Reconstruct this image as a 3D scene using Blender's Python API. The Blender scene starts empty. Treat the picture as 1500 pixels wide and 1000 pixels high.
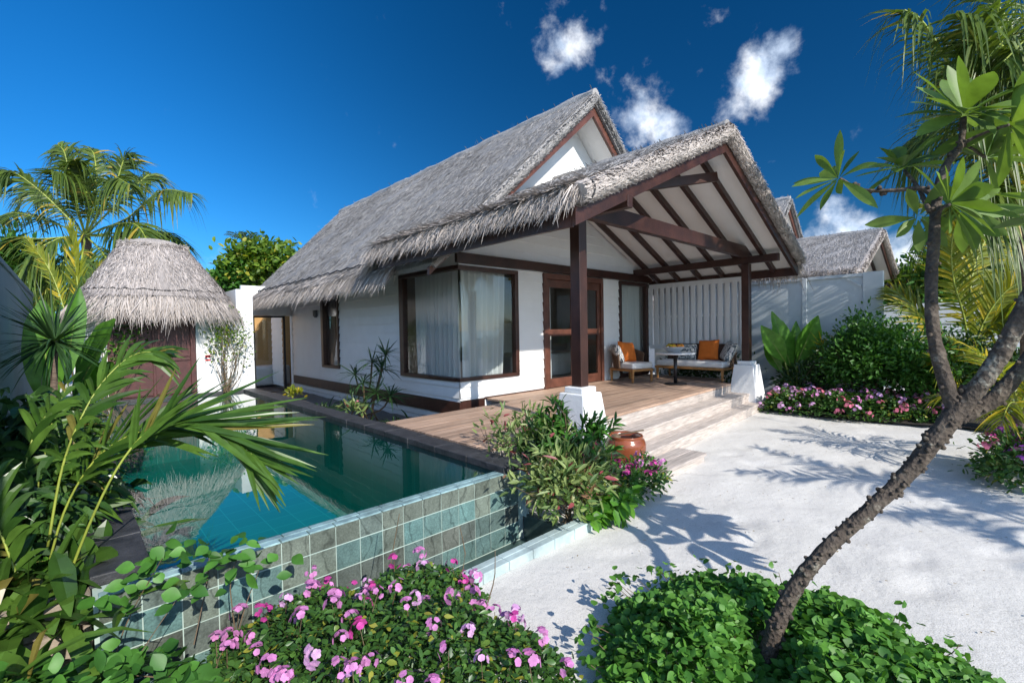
import bpy, math, random
import numpy as np
from mathutils import Vector, Matrix, Euler
rng = np.random.default_rng(7)
random.seed(7)
SC = bpy.context.scene
COL = SC.collection
A = lambda *p: np.array(p, float)

# ------------------------------------------------------------------ camera
FPX = 680.0
YAW, PITCH, ROLL = [math.radians(a) for a in (46.585, -1.404, -1.008)]
CAM = A(0, 0, 1.5)
def cam_axes():
    cy, sy = math.cos(YAW), math.sin(YAW)
    F, R, U = A(cy, sy, 0), A(sy, -cy, 0), A(0, 0, 1)
    cp, sp = math.cos(PITCH), math.sin(PITCH)
    F, U = F*cp + U*sp, U*cp - F*sp
    cr, sr = math.cos(ROLL), math.sin(ROLL)
    R, U = R*cr + U*sr, U*cr - R*sr
    return F, R, U
CF, CR, CU = cam_axes()
def ray(u, v): return CF + CR*(u-750)/FPX + CU*(500-v)/FPX
def onz(u, v, z):
    d = ray(u, v); return CAM + d*(z-CAM[2])/d[2]
def ony(u, v, y):
    d = ray(u, v); return CAM + d*y/d[1]
def onx(u, v, x):
    d = ray(u, v); return CAM + d*x/d[0]
def atd(u, v, D): return CAM + ray(u, v)*D
cam = bpy.data.objects.new('camera', bpy.data.cameras.new('camera'))
COL.objects.link(cam)
M = Matrix(((CR[0], CU[0], -CF[0], CAM[0]), (CR[1], CU[1], -CF[1], CAM[1]), (CR[2], CU[2], -CF[2], CAM[2]), (0, 0, 0, 1)))
cam.matrix_world = M
cam.data.sensor_fit = 'HORIZONTAL'
cam.data.sensor_width = 36
cam.data.lens = 36*FPX/1500
cam.data.clip_start = .05
cam.data.clip_end = 5000
SC.camera = cam

# ------------------------------------------------------------------ helpers
def nrm(a):
    a = np.asarray(a, float)
    return a/np.maximum(np.linalg.norm(a, axis=-1, keepdims=True), 1e-9)
Z = A(0, 0, 1)
ORIG = {}
class MB:
    def __init__(s): s.v = []; s.f = []; s.n = 0; s.c = []
    def add(s, v, f, col=None):
        v = np.asarray(v, float).reshape(-1, 3)
        if len(v) == 0: return
        s.v.append(v)
        if isinstance(f, np.ndarray): s.f.append(f + s.n); k = len(f)
        else:
            k = 0
            by = {}
            for q in f: by.setdefault(len(q), []).append(q)
            for q in by.values(): s.f.append(np.array(q, int) + s.n); k += len(q)
        s.c.append((k, col))
        s.n += len(v)
    def box(s, x0, x1, y0, y1, z0, z1, col=None):
        v = [(x, y, z) for z in (z0, z1) for y in (y0, y1) for x in (x0, x1)]
        s.add(v, [(0, 2, 3, 1), (4, 5, 7, 6), (0, 1, 5, 4), (2, 6, 7, 3), (0, 4, 6, 2), (1, 3, 7, 5)], col)
    def hexa(s, b, t):
        # b, t: four corners each, counter-clockwise from above
        s.add(list(b)+list(t), [(3, 2, 1, 0), (4, 5, 6, 7), (0, 1, 5, 4), (1, 2, 6, 5), (2, 3, 7, 6), (3, 0, 4, 7)])
    def bar(s, a, b, w, h, up=None):
        a, b = A(*a), A(*b); d = nrm(b-a); up = Z if up is None else A(*up)
        if abs(d@up) > .98: up = A(0, 1, 0)
        sd = nrm(np.cross(d, up)); u2 = np.cross(sd, d)
        q = [(-1, -1), (1, -1), (1, 1), (-1, 1)]
        B = [a + sd*i*w/2 + u2*j*h/2 for i, j in q]; T = [b + sd*i*w/2 + u2*j*h/2 for i, j in q]
        s.hexa(B, T)
    def tube(s, pts, rad, seg=8, wob=0):
        pts = np.asarray(pts, float); n = len(pts)
        rad = np.broadcast_to(np.asarray(rad, float), (n,))
        tg = nrm(np.gradient(pts, axis=0))
        up = A(.31, .17, .93); sd = nrm(np.cross(tg, up)); u2 = np.cross(sd, tg)
        an = np.linspace(0, 2*np.pi, seg, endpoint=False)
        rr = rad[:, None]*(1 + (rng.normal(0, wob, (n, seg)) if wob else 0))
        v = pts[:, None] + rr[..., None]*(np.cos(an)[None, :, None]*sd[:, None] + np.sin(an)[None, :, None]*u2[:, None])
        f = []
        for i in range(n-1):
            for j in range(seg):
                k = (j+1) % seg
                f.append((i*seg+j, i*seg+k, (i+1)*seg+k, (i+1)*seg+j))
        f.append(tuple(range(seg))[::-1]); f.append(tuple((n-1)*seg+j for j in range(seg)))
        s.add(v, f)
    def lathe(s, prof, c, seg=32, cap=True):
        c = A(*c); an = np.linspace(0, 2*np.pi, seg, endpoint=False)
        v = [(c[0]+r*math.cos(t), c[1]+r*math.sin(t), c[2]+z) for r, z in prof for t in an]
        f = [(i*seg+j, i*seg+(j+1) % seg, (i+1)*seg+(j+1) % seg, (i+1)*seg+j) for i in range(len(prof)-1) for j in range(seg)]
        if cap:
            f.append(tuple(range(seg))[::-1]); f.append(tuple((len(prof)-1)*seg+j for j in range(seg)))
        s.add(v, f)
    def ball(s, c, r, seg=10, rings=7, sq=(1, 1, 1)):
        an = np.linspace(0, np.pi, rings)
        s.lathe([(max(1e-4, r*math.sin(t)), -r*sq[2]*math.cos(t)) for t in an], c, seg)
    def grid(s, P):
        # P (n,m,3)
        n, m = P.shape[:2]
        i, j = np.meshgrid(np.arange(n-1), np.arange(m-1), indexing='ij')
        a = (i*m+j).ravel()
        s.add(P.reshape(-1, 3), np.stack([a, a+m, a+m+1, a+1], 1))
    def build(s, name, mat, parent=None, smooth=False, bevel=0, seg=2):
        me = bpy.data.meshes.new(name)
        v = np.concatenate(s.v)
        org = ORIG.get(parent.name, A(0, 0, 0)) if parent is not None else A(0, 0, 0)
        v = v - org
        me.vertices.add(len(v)); me.vertices.foreach_set('co', v.astype(np.float32).ravel())
        lp = np.concatenate([f.ravel() for f in s.f]).astype(np.int32)
        cnt = np.concatenate([np.full(len(f), f.shape[1]) for f in s.f])
        st = np.concatenate([[0], np.cumsum(cnt)[:-1]]).astype(np.int32)
        me.loops.add(len(lp)); me.loops.foreach_set('vertex_index', lp)
        me.polygons.add(len(cnt)); me.polygons.foreach_set('loop_start', st)
        me.polygons.foreach_set('use_smooth', np.full(len(cnt), bool(smooth)))
        me.update(calc_edges=True); me.validate()
        if any(c is not None for _, c in s.c):
            at = me.attributes.new('Col', 'FLOAT_COLOR', 'FACE')
            cc = np.concatenate([np.tile(A(*(c or (.5, .5, .5)), 1), (k, 1)) for k, c in s.c])
            at.data.foreach_set('color', cc.astype(np.float32).ravel())
        me.materials.append(mat)
        o = bpy.data.objects.new(name, me); COL.objects.link(o)
        if parent is not None:
            o.parent = parent; ORIG[o.name] = org
        else: ORIG[o.name] = A(0, 0, 0)
        if bevel:
            b = o.modifiers.new('bevel', 'BEVEL'); b.width = bevel; b.segments = seg; b.limit_method = 'ANGLE'
        return o
def tag(o, label=None, cat=None, group=None, kind=None):
    for k, v in (('label', label), ('category', cat), ('group', group), ('kind', kind)):
        if v: o[k] = v
    return o
def thing(name, loc, label, cat, group=None):
    o = bpy.data.objects.new(name, None); COL.objects.link(o); o.location = loc
    o.empty_display_size = .1
    ORIG[o.name] = A(*loc)
    return tag(o, label, cat, group)
def copy_tree(o, parent=None, skip=()):
    c = o.copy(); COL.objects.link(c); c.parent = parent
    for ch in list(o.children):
        if ch.name.split('.')[0] not in skip: copy_tree(ch, c, skip)
    return c
def spline(pts, n):
    p = np.asarray(pts, float); p = np.vstack([2*p[0]-p[1], p, 2*p[-1]-p[-2]])
    t = np.linspace(0, len(p)-3-1e-6, n); i = t.astype(int); f = (t-i)[:, None]
    a, b, c, d = p[i], p[i+1], p[i+2], p[i+3]
    return .5*((2*b)+(c-a)*f+(2*a-5*b+4*c-d)*f**2+(3*b-a-3*c+d)*f**3)
def vnoise(x, y, seed=0):
    xi, yi = np.floor(x).astype(int), np.floor(y).astype(int); fx, fy = x-xi, y-yi
    fx, fy = fx*fx*(3-2*fx), fy*fy*(3-2*fy)
    def h(a, b):
        q = np.sin(a*127.1+b*311.7+seed*74.7)*43758.5453
        return q-np.floor(q)
    return (h(xi, yi)*(1-fx)+h(xi+1, yi)*fx)*(1-fy)+(h(xi, yi+1)*(1-fx)+h(xi+1, yi+1)*fx)*fy
def inpoly(p, poly):
    x, y = p[:, 0], p[:, 1]; r = np.zeros(len(p), bool); n = len(poly)
    for i in range(n):
        x0, y0 = poly[i][:2]; x1, y1 = poly[(i+1) % n][:2]
        c = ((y0 > y) != (y1 > y)) & (x < (x1-x0)*(y-y0)/(y1-y0+1e-12)+x0); r ^= c
    return r
def polydist(p, poly):
    d = np.full(len(p), 1e9); n = len(poly)
    for i in range(n):
        a, b = A(*poly[i][:2]), A(*poly[(i+1) % n][:2]); ab = b-a
        t = np.clip(((p-a)@ab)/(ab@ab), 0, 1)
        d = np.minimum(d, np.linalg.norm(p-a-t[:, None]*ab, axis=1))
    return d
def rdir(n, zmin=-1):
    z = rng.uniform(zmin, 1, n); a = rng.uniform(0, 2*np.pi, n); r = np.sqrt(1-z*z)
    return np.stack([r*np.cos(a), r*np.sin(a), z], 1)

# leaves -----------------------------------------------------------
def leaf6(mb, base, d, up, L, W, l1=.8, l2=.95, fold=.25):
    """two-quad folded leaf, one island each"""
    n = len(base); d = nrm(d); sd = nrm(np.cross(d, up)); up = np.cross(sd, d)
    L = np.broadcast_to(L, n)[:, None]; W = np.broadcast_to(W, n)[:, None]/2
    tip = base + d*L - up*L*.12
    f = up*W*fold
    v = np.stack([base, base+d*L*.25-sd*W*l1+f*l1, base+d*L*.68-sd*W*l2+f*l2-up*L*.05, tip,
                  base+d*L*.68+sd*W*l2+f*l2-up*L*.05, base+d*L*.25+sd*W*l1+f*l1], 1)
    o = (np.arange(n)*6)[:, None]
    mb.add(v, np.concatenate([o+A(0, 5, 4, 3).astype(int), o+A(0, 3, 2, 1).astype(int)]))
def strips(mb, base, d, up, L, W, droop, prof, fold=.2, bend=None):
    """long folded strap leaves; prof = half-width profile"""
    n, k = len(base), len(prof); d = nrm(d); sd = nrm(np.cross(d, up)); up = np.cross(sd, d)
    L = np.broadcast_to(L, n)[:, None, None]; W = np.broadcast_to(W, n)[:, None, None]/2
    dr = np.broadcast_to(droop, n)[:, None, None]
    t = np.linspace(0, 1, k)[None, :, None]; pf = A(*prof)[None, :, None]
    c = base[:, None]+d[:, None]*L*t*(1-.25*dr*t)-Z*dr*L*t*t
    if bend is not None: c = c + bend[:, None]*L*t*t
    l = c-sd[:, None]*W*pf+up[:, None]*W*pf*fold; r = c+sd[:, None]*W*pf+up[:, None]*W*pf*fold
    v = np.stack([l, c, r], 2).reshape(n, k*3, 3)
    q = []
    for i in range(k-1):
        a = i*3
        q += [(a, a+1, a+4, a+3), (a+1, a+2, a+5, a+4)]
    q = np.array(q)
    mb.add(v, (np.arange(n)*k*3)[:, None, None].repeat(len(q), 1).reshape(-1, 1)+np.tile(q, (n, 1)))
def ribbons(mb, C, sd, W):
    """C (n,k,3) centre lines, sd (n,3) side, W (n,k) widths: flat ribbons"""
    n, k = C.shape[:2]
    o = sd[:, None]*W[..., None]/2
    v = np.stack([C-o, C+o], 2).reshape(n, 2*k, 3)
    q = np.array([(2*i, 2*i+1, 2*i+3, 2*i+2) for i in range(k-1)])
    mb.add(v, (np.arange(n)*2*k)[:, None, None].repeat(k-1, 1).reshape(-1, 1)+np.tile(q, (n, 1)))
def frond(ml, mr, path, nl, LL, W, up=None, ang=55, droop=.25, t0=.18, rad=.012, lift=.15, prof=(.35, 1, .85, .45, .04), jit=.12, taper=None, fold=.25):
    """pinnate palm leaf: rachis along path with nl leaflets a side"""
    path = spline(path, max(24, nl)) ; n = len(path)
    up = Z if up is None else nrm(A(*up))
    mr.tube(path, np.linspace(rad, rad*.25, n), 6)
    t = np.linspace(t0, .995, nl); x = t*(n-1); i = np.minimum(x.astype(int), n-2); f = (x-i)[:, None]
    P = path[i]*(1-f)+path[i+1]*f; T = nrm(path[i+1]-path[i])
    sd = nrm(np.cross(T, up)); u2 = np.cross(sd, T)
    env = np.sin(np.pi*np.clip(.12+.80*((t-t0)/(1-t0)), 0, 1))**.7 if taper is None else taper(t)
    for s in (-1, 1):
        a = np.radians(ang*(1-.45*t)+rng.normal(0, 5, nl))
        d = T*np.cos(a)[:, None]+s*sd*np.sin(a)[:, None]+u2*(lift+rng.normal(0, jit, nl))[:, None]
        strips(ml, P, d, u2+s*sd*.2+rng.normal(0, .15, (nl, 3)), LL*env*rng.uniform(.85, 1.1, nl), W*(.6+.4*env), droop*rng.uniform(.4, 1.6, nl), prof, fold)
def arc(base, az, e0, e1, L, n=14, tw=0):
    """frond path: azimuth (deg), start and end elevation (deg), length"""
    e = np.radians(np.linspace(e0, e1, n)); a = np.radians(az+np.linspace(0, tw, n)); s = L/(n-1)
    d = np.stack([np.cos(e)*np.cos(a), np.cos(e)*np.sin(a), np.sin(e)], 1)*s
    return np.vstack([A(*base), A(*base)+np.cumsum(d[:-1], 0)])
def shrub_leaves(mb, c, r, n, L, W, shell=.55, upb=.5, l1=.7, l2=.85, fold=.25, clumps=0, zmin=-.3):
    c = A(*c); r = A(*r)
    if clumps:
        k = rdir(clumps, zmin)*rng.uniform(.35, .95, clumps)[:, None]
        q = k[rng.integers(0, clumps, n)] + rng.normal(0, .19, (n, 3))
    else: q = rdir(n, zmin)*(rng.uniform(0, 1, n)**(1-shell))[:, None]
    p = c+q*r
    out = nrm(q+A(0, 0, .25)); d = nrm(out*.8+rng.normal(0, .55, (n, 3)))
    up = nrm(Z*upb+out*.5+rng.normal(0, .4, (n, 3)))
    leaf6(mb, p, d, up, L*rng.uniform(.6, 1.2, n), W*rng.uniform(.7, 1.15, n), l1, l2, fold)
    return p
def carpet(mb, poly, H, n, L, W, edge=.22, seed=3, l1=.8, l2=.95, upb=1.2, zb=0, deep=.7, prof=None):
    poly = [A(*p[:2]) for p in poly]; lo = np.min(poly, 0); hi = np.max(poly, 0)
    p = rng.uniform(lo, hi, (n*4, 2)); p = p[inpoly(p, poly)][:n]; n = len(p)
    h = H*np.clip(polydist(p, poly)/edge, .06, 1)**.5*(.62+.55*vnoise(p[:, 0]*5, p[:, 1]*5, seed)+.18*vnoise(p[:, 0]*17, p[:, 1]*17, seed+1))
    if seed == 7:
        ft = A(2.11, .69); tv = -nrm(ft); al = np.clip((p-ft)@tv, -.02, .9); dd_ = np.linalg.norm(p-ft-al[:, None]*tv, axis=1); h = h*np.where(dd_ < .13, .28+.72*(dd_/.13)**2, 1)
    z = zb+h*(1-deep*rng.uniform(0, 1, n)**2.2)
    P = np.column_stack([p, z])
    d = nrm(np.column_stack([rng.normal(0, 1, (n, 2)), rng.normal(.25, .35, n)])); up = nrm(Z*upb+rng.normal(0, .5, (n, 3)))
    if prof is not None: leafr(mb, P, d, up, L*rng.uniform(.55, 1.25, n), W*rng.uniform(.7, 1.2, n), prof)
    else: leaf6(mb, P, d, up, L*rng.uniform(.6, 1.2, n), W*rng.uniform(.7, 1.2, n), l1, l2)
    return p, zb+h

def leafr(mb, base, d, up, L, W, prof=(.12, .72, 1, .95, .66, .06), fold=.22, droop=.18):
    strips(mb, base, d, up, L, W, droop*rng.uniform(.2, 1.6, len(base)), prof, fold)
# ------------------------------------------------------------------ materials
def newmat(name):
    m = bpy.data.materials.new(name); m.use_nodes = True
    nt = m.node_tree; b = nt.nodes['Principled BSDF']
    return m, nt, b, nt.links.new
def N(nt, t, **kw):
    n = nt.nodes.new(t)
    for k, v in kw.items():
        if k in n.inputs.keys(): n.inputs[k].default_value = v
        else: setattr(n, k, v)
    return n
def ramp(nt, stops, interp='LINEAR'):
    r = nt.nodes.new('ShaderNodeValToRGB'); r.color_ramp.interpolation = interp
    e = r.color_ramp.elements
    while len(e) < len(stops): e.new(.5)
    for i, (p, c) in enumerate(stops):
        e[i].position = p; e[i].color = (*c, 1) if len(c) == 3 else c
    return r
def coords(nt, scale=(1, 1, 1), obj=True):
    tc = N(nt, 'ShaderNodeTexCoord'); mp = N(nt, 'ShaderNodeMapping'); mp.inputs['Scale'].default_value = scale
    nt.links.new(tc.outputs['Object'], mp.inputs[0]); return mp.outputs[0]
def simple(name, c, rough=.6, var=.12, scale=6, bump=0, bscale=40, metal=0, stretch=(1, 1, 1), spec=.5, island=0):
    m, nt, b, ln = newmat(name)
    co = coords(nt, stretch)
    n1 = N(nt, 'ShaderNodeTexNoise', Scale=scale, Detail=6.0, Roughness=.6); ln(co, n1.inputs['Vector'])
    c = A(*c)
    r = ramp(nt, [(.25, tuple(np.clip(c*(1-var*1.6), 0, 1))), (.75, tuple(np.clip(c*(1+var*1.3), 0, 1)))])
    ln(n1.outputs[0], r.inputs[0]); out = r.outputs[0]
    if island:
        g = N(nt, 'ShaderNodeNewGeometry'); mr = N(nt, 'ShaderNodeMapRange'); mr.inputs[3].default_value = 1-island; mr.inputs[4].default_value = 1+island
        ln(g.outputs['Random Per Island'], mr.inputs[0])
        mx = N(nt, 'ShaderNodeVectorMath', operation='SCALE'); ln(out, mx.inputs[0]); ln(mr.outputs[0], mx.inputs['Scale']); out = mx.outputs[0]
    ln(out, b.inputs['Base Color'])
    b.inputs['Roughness'].default_value = rough; b.inputs['Metallic'].default_value = metal
    b.inputs['Specular IOR Level'].default_value = spec
    if bump:
        n2 = N(nt, 'ShaderNodeTexNoise', Scale=bscale, Detail=8.0, Roughness=.65); ln(co, n2.inputs['Vector'])
        bp = N(nt, 'ShaderNodeBump', Strength=bump, Distance=.02); ln(n2.outputs[0], bp.inputs['Height']); ln(bp.outputs[0], b.inputs['Normal'])
    return m
def leafmat(name, dark, light, rough=.38, trans=.35, yellow=None, ycut=.93, tint=(1.25, 1.25, .45), vein=0):
    m, nt, b, ln = newmat(name)
    g = N(nt, 'ShaderNodeNewGeometry')
    st = [(0, dark), (.9, light)]
    if yellow: st = [(0, dark), (ycut-.05, light), (ycut, yellow), (1, yellow)]
    r = ramp(nt, st); ln(g.outputs['Random Per Island'], r.inputs[0])
    n1 = N(nt, 'ShaderNodeTexNoise', Scale=14.0, Detail=3.0); ln(coords(nt), n1.inputs['Vector'])
    mr = N(nt, 'ShaderNodeMapRange'); mr.inputs[1].default_value = .3; mr.inputs[2].default_value = .7; mr.inputs[3].default_value = .78; mr.inputs[4].default_value = 1.22; ln(n1.outputs[0], mr.inputs[0])
    sc = N(nt, 'ShaderNodeVectorMath', operation='SCALE'); ln(r.outputs[0], sc.inputs[0]); ln(mr.outputs[0], sc.inputs['Scale'])
    ln(sc.outputs[0], b.inputs['Base Color']); b.inputs['Roughness'].default_value = rough
    b.inputs['Specular IOR Level'].default_value = .45
    tr = N(nt, 'ShaderNodeBsdfTranslucent'); tm = N(nt, 'ShaderNodeVectorMath', operation='MULTIPLY'); tm.inputs[1].default_value = tint
    ln(sc.outputs[0], tm.inputs[0]); ln(tm.outputs[0], tr.inputs[0])
    mx = N(nt, 'ShaderNodeMixShader'); mx.inputs[0].default_value = trans
    ln(b.outputs[0], mx.inputs[1]); ln(tr.outputs[0], mx.inputs[2]); ln(mx.outputs[0], nt.nodes['Material Output'].inputs[0])
    return m
def thatchmat(name, c, var=.45, axis='x', fleck=.5):
    m, nt, b, ln = newmat(name)
    g = N(nt, 'ShaderNodeNewGeometry')
    c = A(*c)
    r = ramp(nt, [(0, tuple(c*(1-var))), (.5, tuple(c)), (1, tuple(np.clip(c*(1+var*.8)+A(.03, .015, 0), 0, 1)))])
    n1 = N(nt, 'ShaderNodeTexNoise', Scale=1.0, Detail=5.0, Roughness=.7); ln(coords(nt, (9, 60, 9) if axis == 'x' else (60, 9, 9)), n1.inputs['Vector'])
    mt = N(nt, 'ShaderNodeMath', operation='MULTIPLY_ADD'); ln(g.outputs['Random Per Island'], mt.inputs[0]); mt.inputs[1].default_value = .6
    m2 = N(nt, 'ShaderNodeMath', operation='MULTIPLY_ADD'); ln(n1.outputs[0], m2.inputs[0]); m2.inputs[1].default_value = 1.1; m2.inputs[2].default_value = -.36
    ln(m2.outputs[0], mt.inputs[2]); ln(mt.outputs[0], r.inputs[0])
    n3 = N(nt, 'ShaderNodeTexNoise', Scale=.8, Detail=4.0); ln(coords(nt), n3.inputs['Vector'])
    mr = N(nt, 'ShaderNodeMapRange'); mr.inputs[1].default_value = .3; mr.inputs[2].default_value = .7; mr.inputs[3].default_value = .84; mr.inputs[4].default_value = 1.14; ln(n3.outputs[0], mr.inputs[0])
    sc = N(nt, 'ShaderNodeVectorMath', operation='SCALE'); ln(r.outputs[0], sc.inputs[0]); ln(mr.outputs[0], sc.inputs['Scale'])
    ln(sc.outputs[0], b.inputs['Base Color']); b.inputs['Roughness'].default_value = .8; b.inputs['Specular IOR Level'].default_value = .25
    bp = N(nt, 'ShaderNodeBump', Strength=.7, Distance=.03); ln(n1.outputs[0], bp.inputs['Height']); ln(bp.outputs[0], b.inputs['Normal'])
    return m
MT = {}
MT['white'] = simple('white painted siding', (.82, .815, .80), .5, .03, 3, .05, 60)
MT['plaster'] = simple('white render', (.80, .80, .79), .8, .05, 2, .25, 30)
MT['ceiling'] = simple('cream soffit board', (.84, .82, .79), .6, .03, 2)
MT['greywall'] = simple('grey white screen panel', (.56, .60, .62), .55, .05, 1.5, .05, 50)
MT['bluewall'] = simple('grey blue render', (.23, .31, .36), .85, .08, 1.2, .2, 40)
MT['louvre'] = simple('white painted louvre', (.74, .74, .74), .5, .04, 3)
MT['dark'] = simple('dark stained timber', (.048, .018, .012), .38, .35, 5, .15, 60, stretch=(1, 1, 1), island=.2)
MT['redwood'] = simple('red brown timber', (.115, .043, .027), .42, .3, 6, .15, 60, island=.15)
MT['darkred'] = simple('dark red timber door', (.075, .022, .020), .5, .3, 8, .1, 60)
MT['thatch'] = thatchmat('weathered grey thatch', (.335, .32, .31), .50)
MT['thatchy'] = thatchmat('weathered grey thatch hut', (.42, .375, .35), .50, 'y')
MT['fringe'] = thatchmat('pale thatch fringe', (.45, .40, .365), .42)
MT['trim'] = simple('cut thatch edge', (.42, .38, .34), .9, .3, 40, .8, 50)
MT['cord'] = simple('dark binding cord', (.02, .02, .022), .7)
m, nt, b, ln = newmat('plumeria bark'); MT['bark'] = m
co = coords(nt); n1 = N(nt, 'ShaderNodeTexNoise', Scale=16.0, Detail=7.0, Roughness=.7); n2 = N(nt, 'ShaderNodeTexNoise', Scale=45.0, Detail=6.0, Roughness=.7); n3 = N(nt, 'ShaderNodeTexNoise', Scale=7.0, Detail=5.0, Roughness=.65); vo = N(nt, 'ShaderNodeTexVoronoi', Scale=55.0)
for q in (n1, n2, n3, vo): ln(co, q.inputs['Vector'])
r1 = ramp(nt, [(.3, (.030, .022, .016)), (.5, (.075, .055, .040)), (.72, (.15, .12, .09))]); ln(n1.outputs[0], r1.inputs[0])
r3 = ramp(nt, [(.56, (0, 0, 0)), (.64, (1, 1, 1))]); ln(n3.outputs[0], r3.inputs[0]); r2 = ramp(nt, [(.45, (0, 0, 0)), (.6, (1, 1, 1))]); ln(n2.outputs[0], r2.inputs[0])
ml_ = N(nt, 'ShaderNodeMath', operation='MULTIPLY'); ln(r3.outputs[0], ml_.inputs[0]); ln(r2.outputs[0], ml_.inputs[1])
mA = N(nt, 'ShaderNodeMix', data_type='RGBA'); ln(ml_.outputs[0], mA.inputs[0]); ln(r1.outputs[0], mA.inputs[6]); mA.inputs[7].default_value = (.27, .25, .20, 1); ln(mA.outputs[2], b.inputs['Base Color'])
b.inputs['Roughness'].default_value = .8; ad = N(nt, 'ShaderNodeMath', operation='ADD'); ln(n2.outputs[0], ad.inputs[0]); ln(vo.outputs['Distance'], ad.inputs[1]); bp = N(nt, 'ShaderNodeBump', Strength=.8, Distance=.012); ln(ad.outputs[0], bp.inputs['Height']); ln(bp.outputs[0], b.inputs['Normal'])
MT['palmbark'] = simple('palm bark', (.16, .115, .085), .85, .4, 14, .6, 30, stretch=(1, 1, 4))
MT['stem'] = simple('woody stem', (.13, .09, .05), .7, .3, 20)
MT['gstem'] = simple('green stem', (.22, .26, .05), .5, .25, 20)
MT['cane'] = simple('yellow green rachis', (.28, .33, .05), .45, .2, 10)
MT['soil'] = simple('dark soil', (.045, .036, .028), .95, .4, 12, .8, 50)
MT['gravel'] = simple('grey gravel strip', (.20, .19, .18), .95, .3, 50, .8, 120)
MT['concrete'] = simple('stained concrete', (.33, .27, .21), .9, .35, 4, .5, 25)
MT['slate'] = simple('black slate coping', (.042, .043, .048), .55, .4, 9, .5, 30)
MT['grout'] = simple('pale green grout', (.40, .50, .45), .8, .08, 12)
MT['rim'] = simple('wet blue green tile rim', (.24, .36, .37), .15, .3, 12, .1, 30, island=.25)
MT['kerb'] = simple('pale blue tile kerb', (.42, .52, .52), .45, .2, 8, .15, 30, island=.12)
MT['terracotta'] = simple('glazed terracotta', (.235, .066, .028), .22, .35, 5, .08, 20)
MT['orange'] = simple('orange cushion fabric', (.72, .17, .018), .85, .06, 10, .15, 200)
MT['cushion'] = simple('pale grey seat fabric', (.76, .74, .72), .9, .05, 10, .15, 200)
MT['teak'] = simple('teak frame', (.42, .20, .065), .45, .25, 14, .1, 60)
MT['wicker'] = simple('brown wicker', (.17, .10, .06), .7, .4, 60, .9, 90)
MT['brownback'] = simple('dark brown woven backrest', (.055, .030, .022), .8, .3, 60, .5, 90)
MT['black'] = simple('black metal', (.012, .012, .014), .4, .1)
MT['stone'] = simple('white stone table top', (.72, .72, .71), .3, .05, 8)
MT['bowl'] = simple('grey ceramic bowl', (.45, .46, .48), .4, .1, 30)
MT['inner'] = simple('room wall', (.38, .35, .31), .9, .05)
MT['warm'] = simple('ochre bathroom wall', (.62, .34, .12), .7, .06)
MT['tub'] = simple('white bathtub', (.75, .74, .72), .3, .03)
MT['seal'] = simple('sand colour board', (.62, .60, .57), .7, .06)
MT['lampm'] = simple('grey wall lamp', (.10, .10, .11), .5, .1)
MT['red'] = simple('red sign', (.65, .03, .03), .5, .05)
MT['signw'] = simple('white sign', (.8, .8, .8), .5, .02)
for k, c in (('pink', (.68, .27, .56)), ('magenta', (.60, .07, .34)), ('lilac', (.72, .42, .68)), ('purple', (.36, .08, .42)), ('rose', (.70, .20, .30))):
    MT[k] = leafmat(k+' petals', tuple(A(*c)*.8), tuple(np.clip(A(*c)*1.2, 0, 1)), .6, .35, tint=(1.1, 1, 1.1))
MT['lf_cover'] = leafmat('round bright leaves', (.045, .15, .020), (.13, .31, .045), .52, .28)
MT['lf_vinca'] = leafmat('periwinkle leaves', (.030, .085, .020), (.085, .19, .035), .38, .25, (.30, .30, .04), .97)
MT['lf_vine'] = leafmat('rounded vine leaves', (.030, .11, .018), (.085, .24, .035), .5, .28)
MT['lf_areca'] = leafmat('glossy palm leaflets', (.028, .075, .012), (.095, .185, .028), .30, .30, (.20, .17, .04), .95)
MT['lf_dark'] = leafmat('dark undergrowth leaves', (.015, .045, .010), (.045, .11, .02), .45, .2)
MT['lf_banana'] = leafmat('broad banana leaves', (.07, .19, .024), (.13, .31, .04), .33, .4)
MT['lf_drac'] = leafmat('narrow dark strap leaves', (.014, .045, .012), (.05, .11, .035), .4, .2)
MT['lf_coco'] = leafmat('coconut leaflets', (.045, .085, .016), (.13, .19, .03), .4, .35, (.38, .28, .04), .92)
MT['lf_gold'] = leafmat('yellow green palm leaflets', (.12, .17, .014), (.30, .31, .022), .38, .45, (.55, .42, .03), .82)
MT['lf_tree'] = leafmat('light green tree leaves', (.055, .13, .014), (.20, .31, .035), .45, .4, (.42, .40, .05), .95)
MT['lf_bush'] = leafmat('hedge leaves', (.025, .095, .014), (.08, .21, .03), .45, .3)
MT['lf_bright'] = leafmat('bright small leaves', (.05, .16, .015), (.12, .29, .03), .4, .35)
MT['lf_plum'] = leafmat('leathery frangipani leaves', (.085, .155, .028), (.165, .26, .05), .5, .35)
MT['lf_oleander'] = leafmat('pointed green leaves', (.035, .115, .018), (.095, .24, .035), .36, .25)
MT['lf_varieg'] = leafmat('variegated leaves', (.06, .13, .030), (.30, .37, .13), .45, .3, (.30, .07, .08), .93)
MT['lf_dry'] = leafmat('dry thatchy leaves', (.14, .09, .04), (.30, .22, .10), .7, .2)

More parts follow.
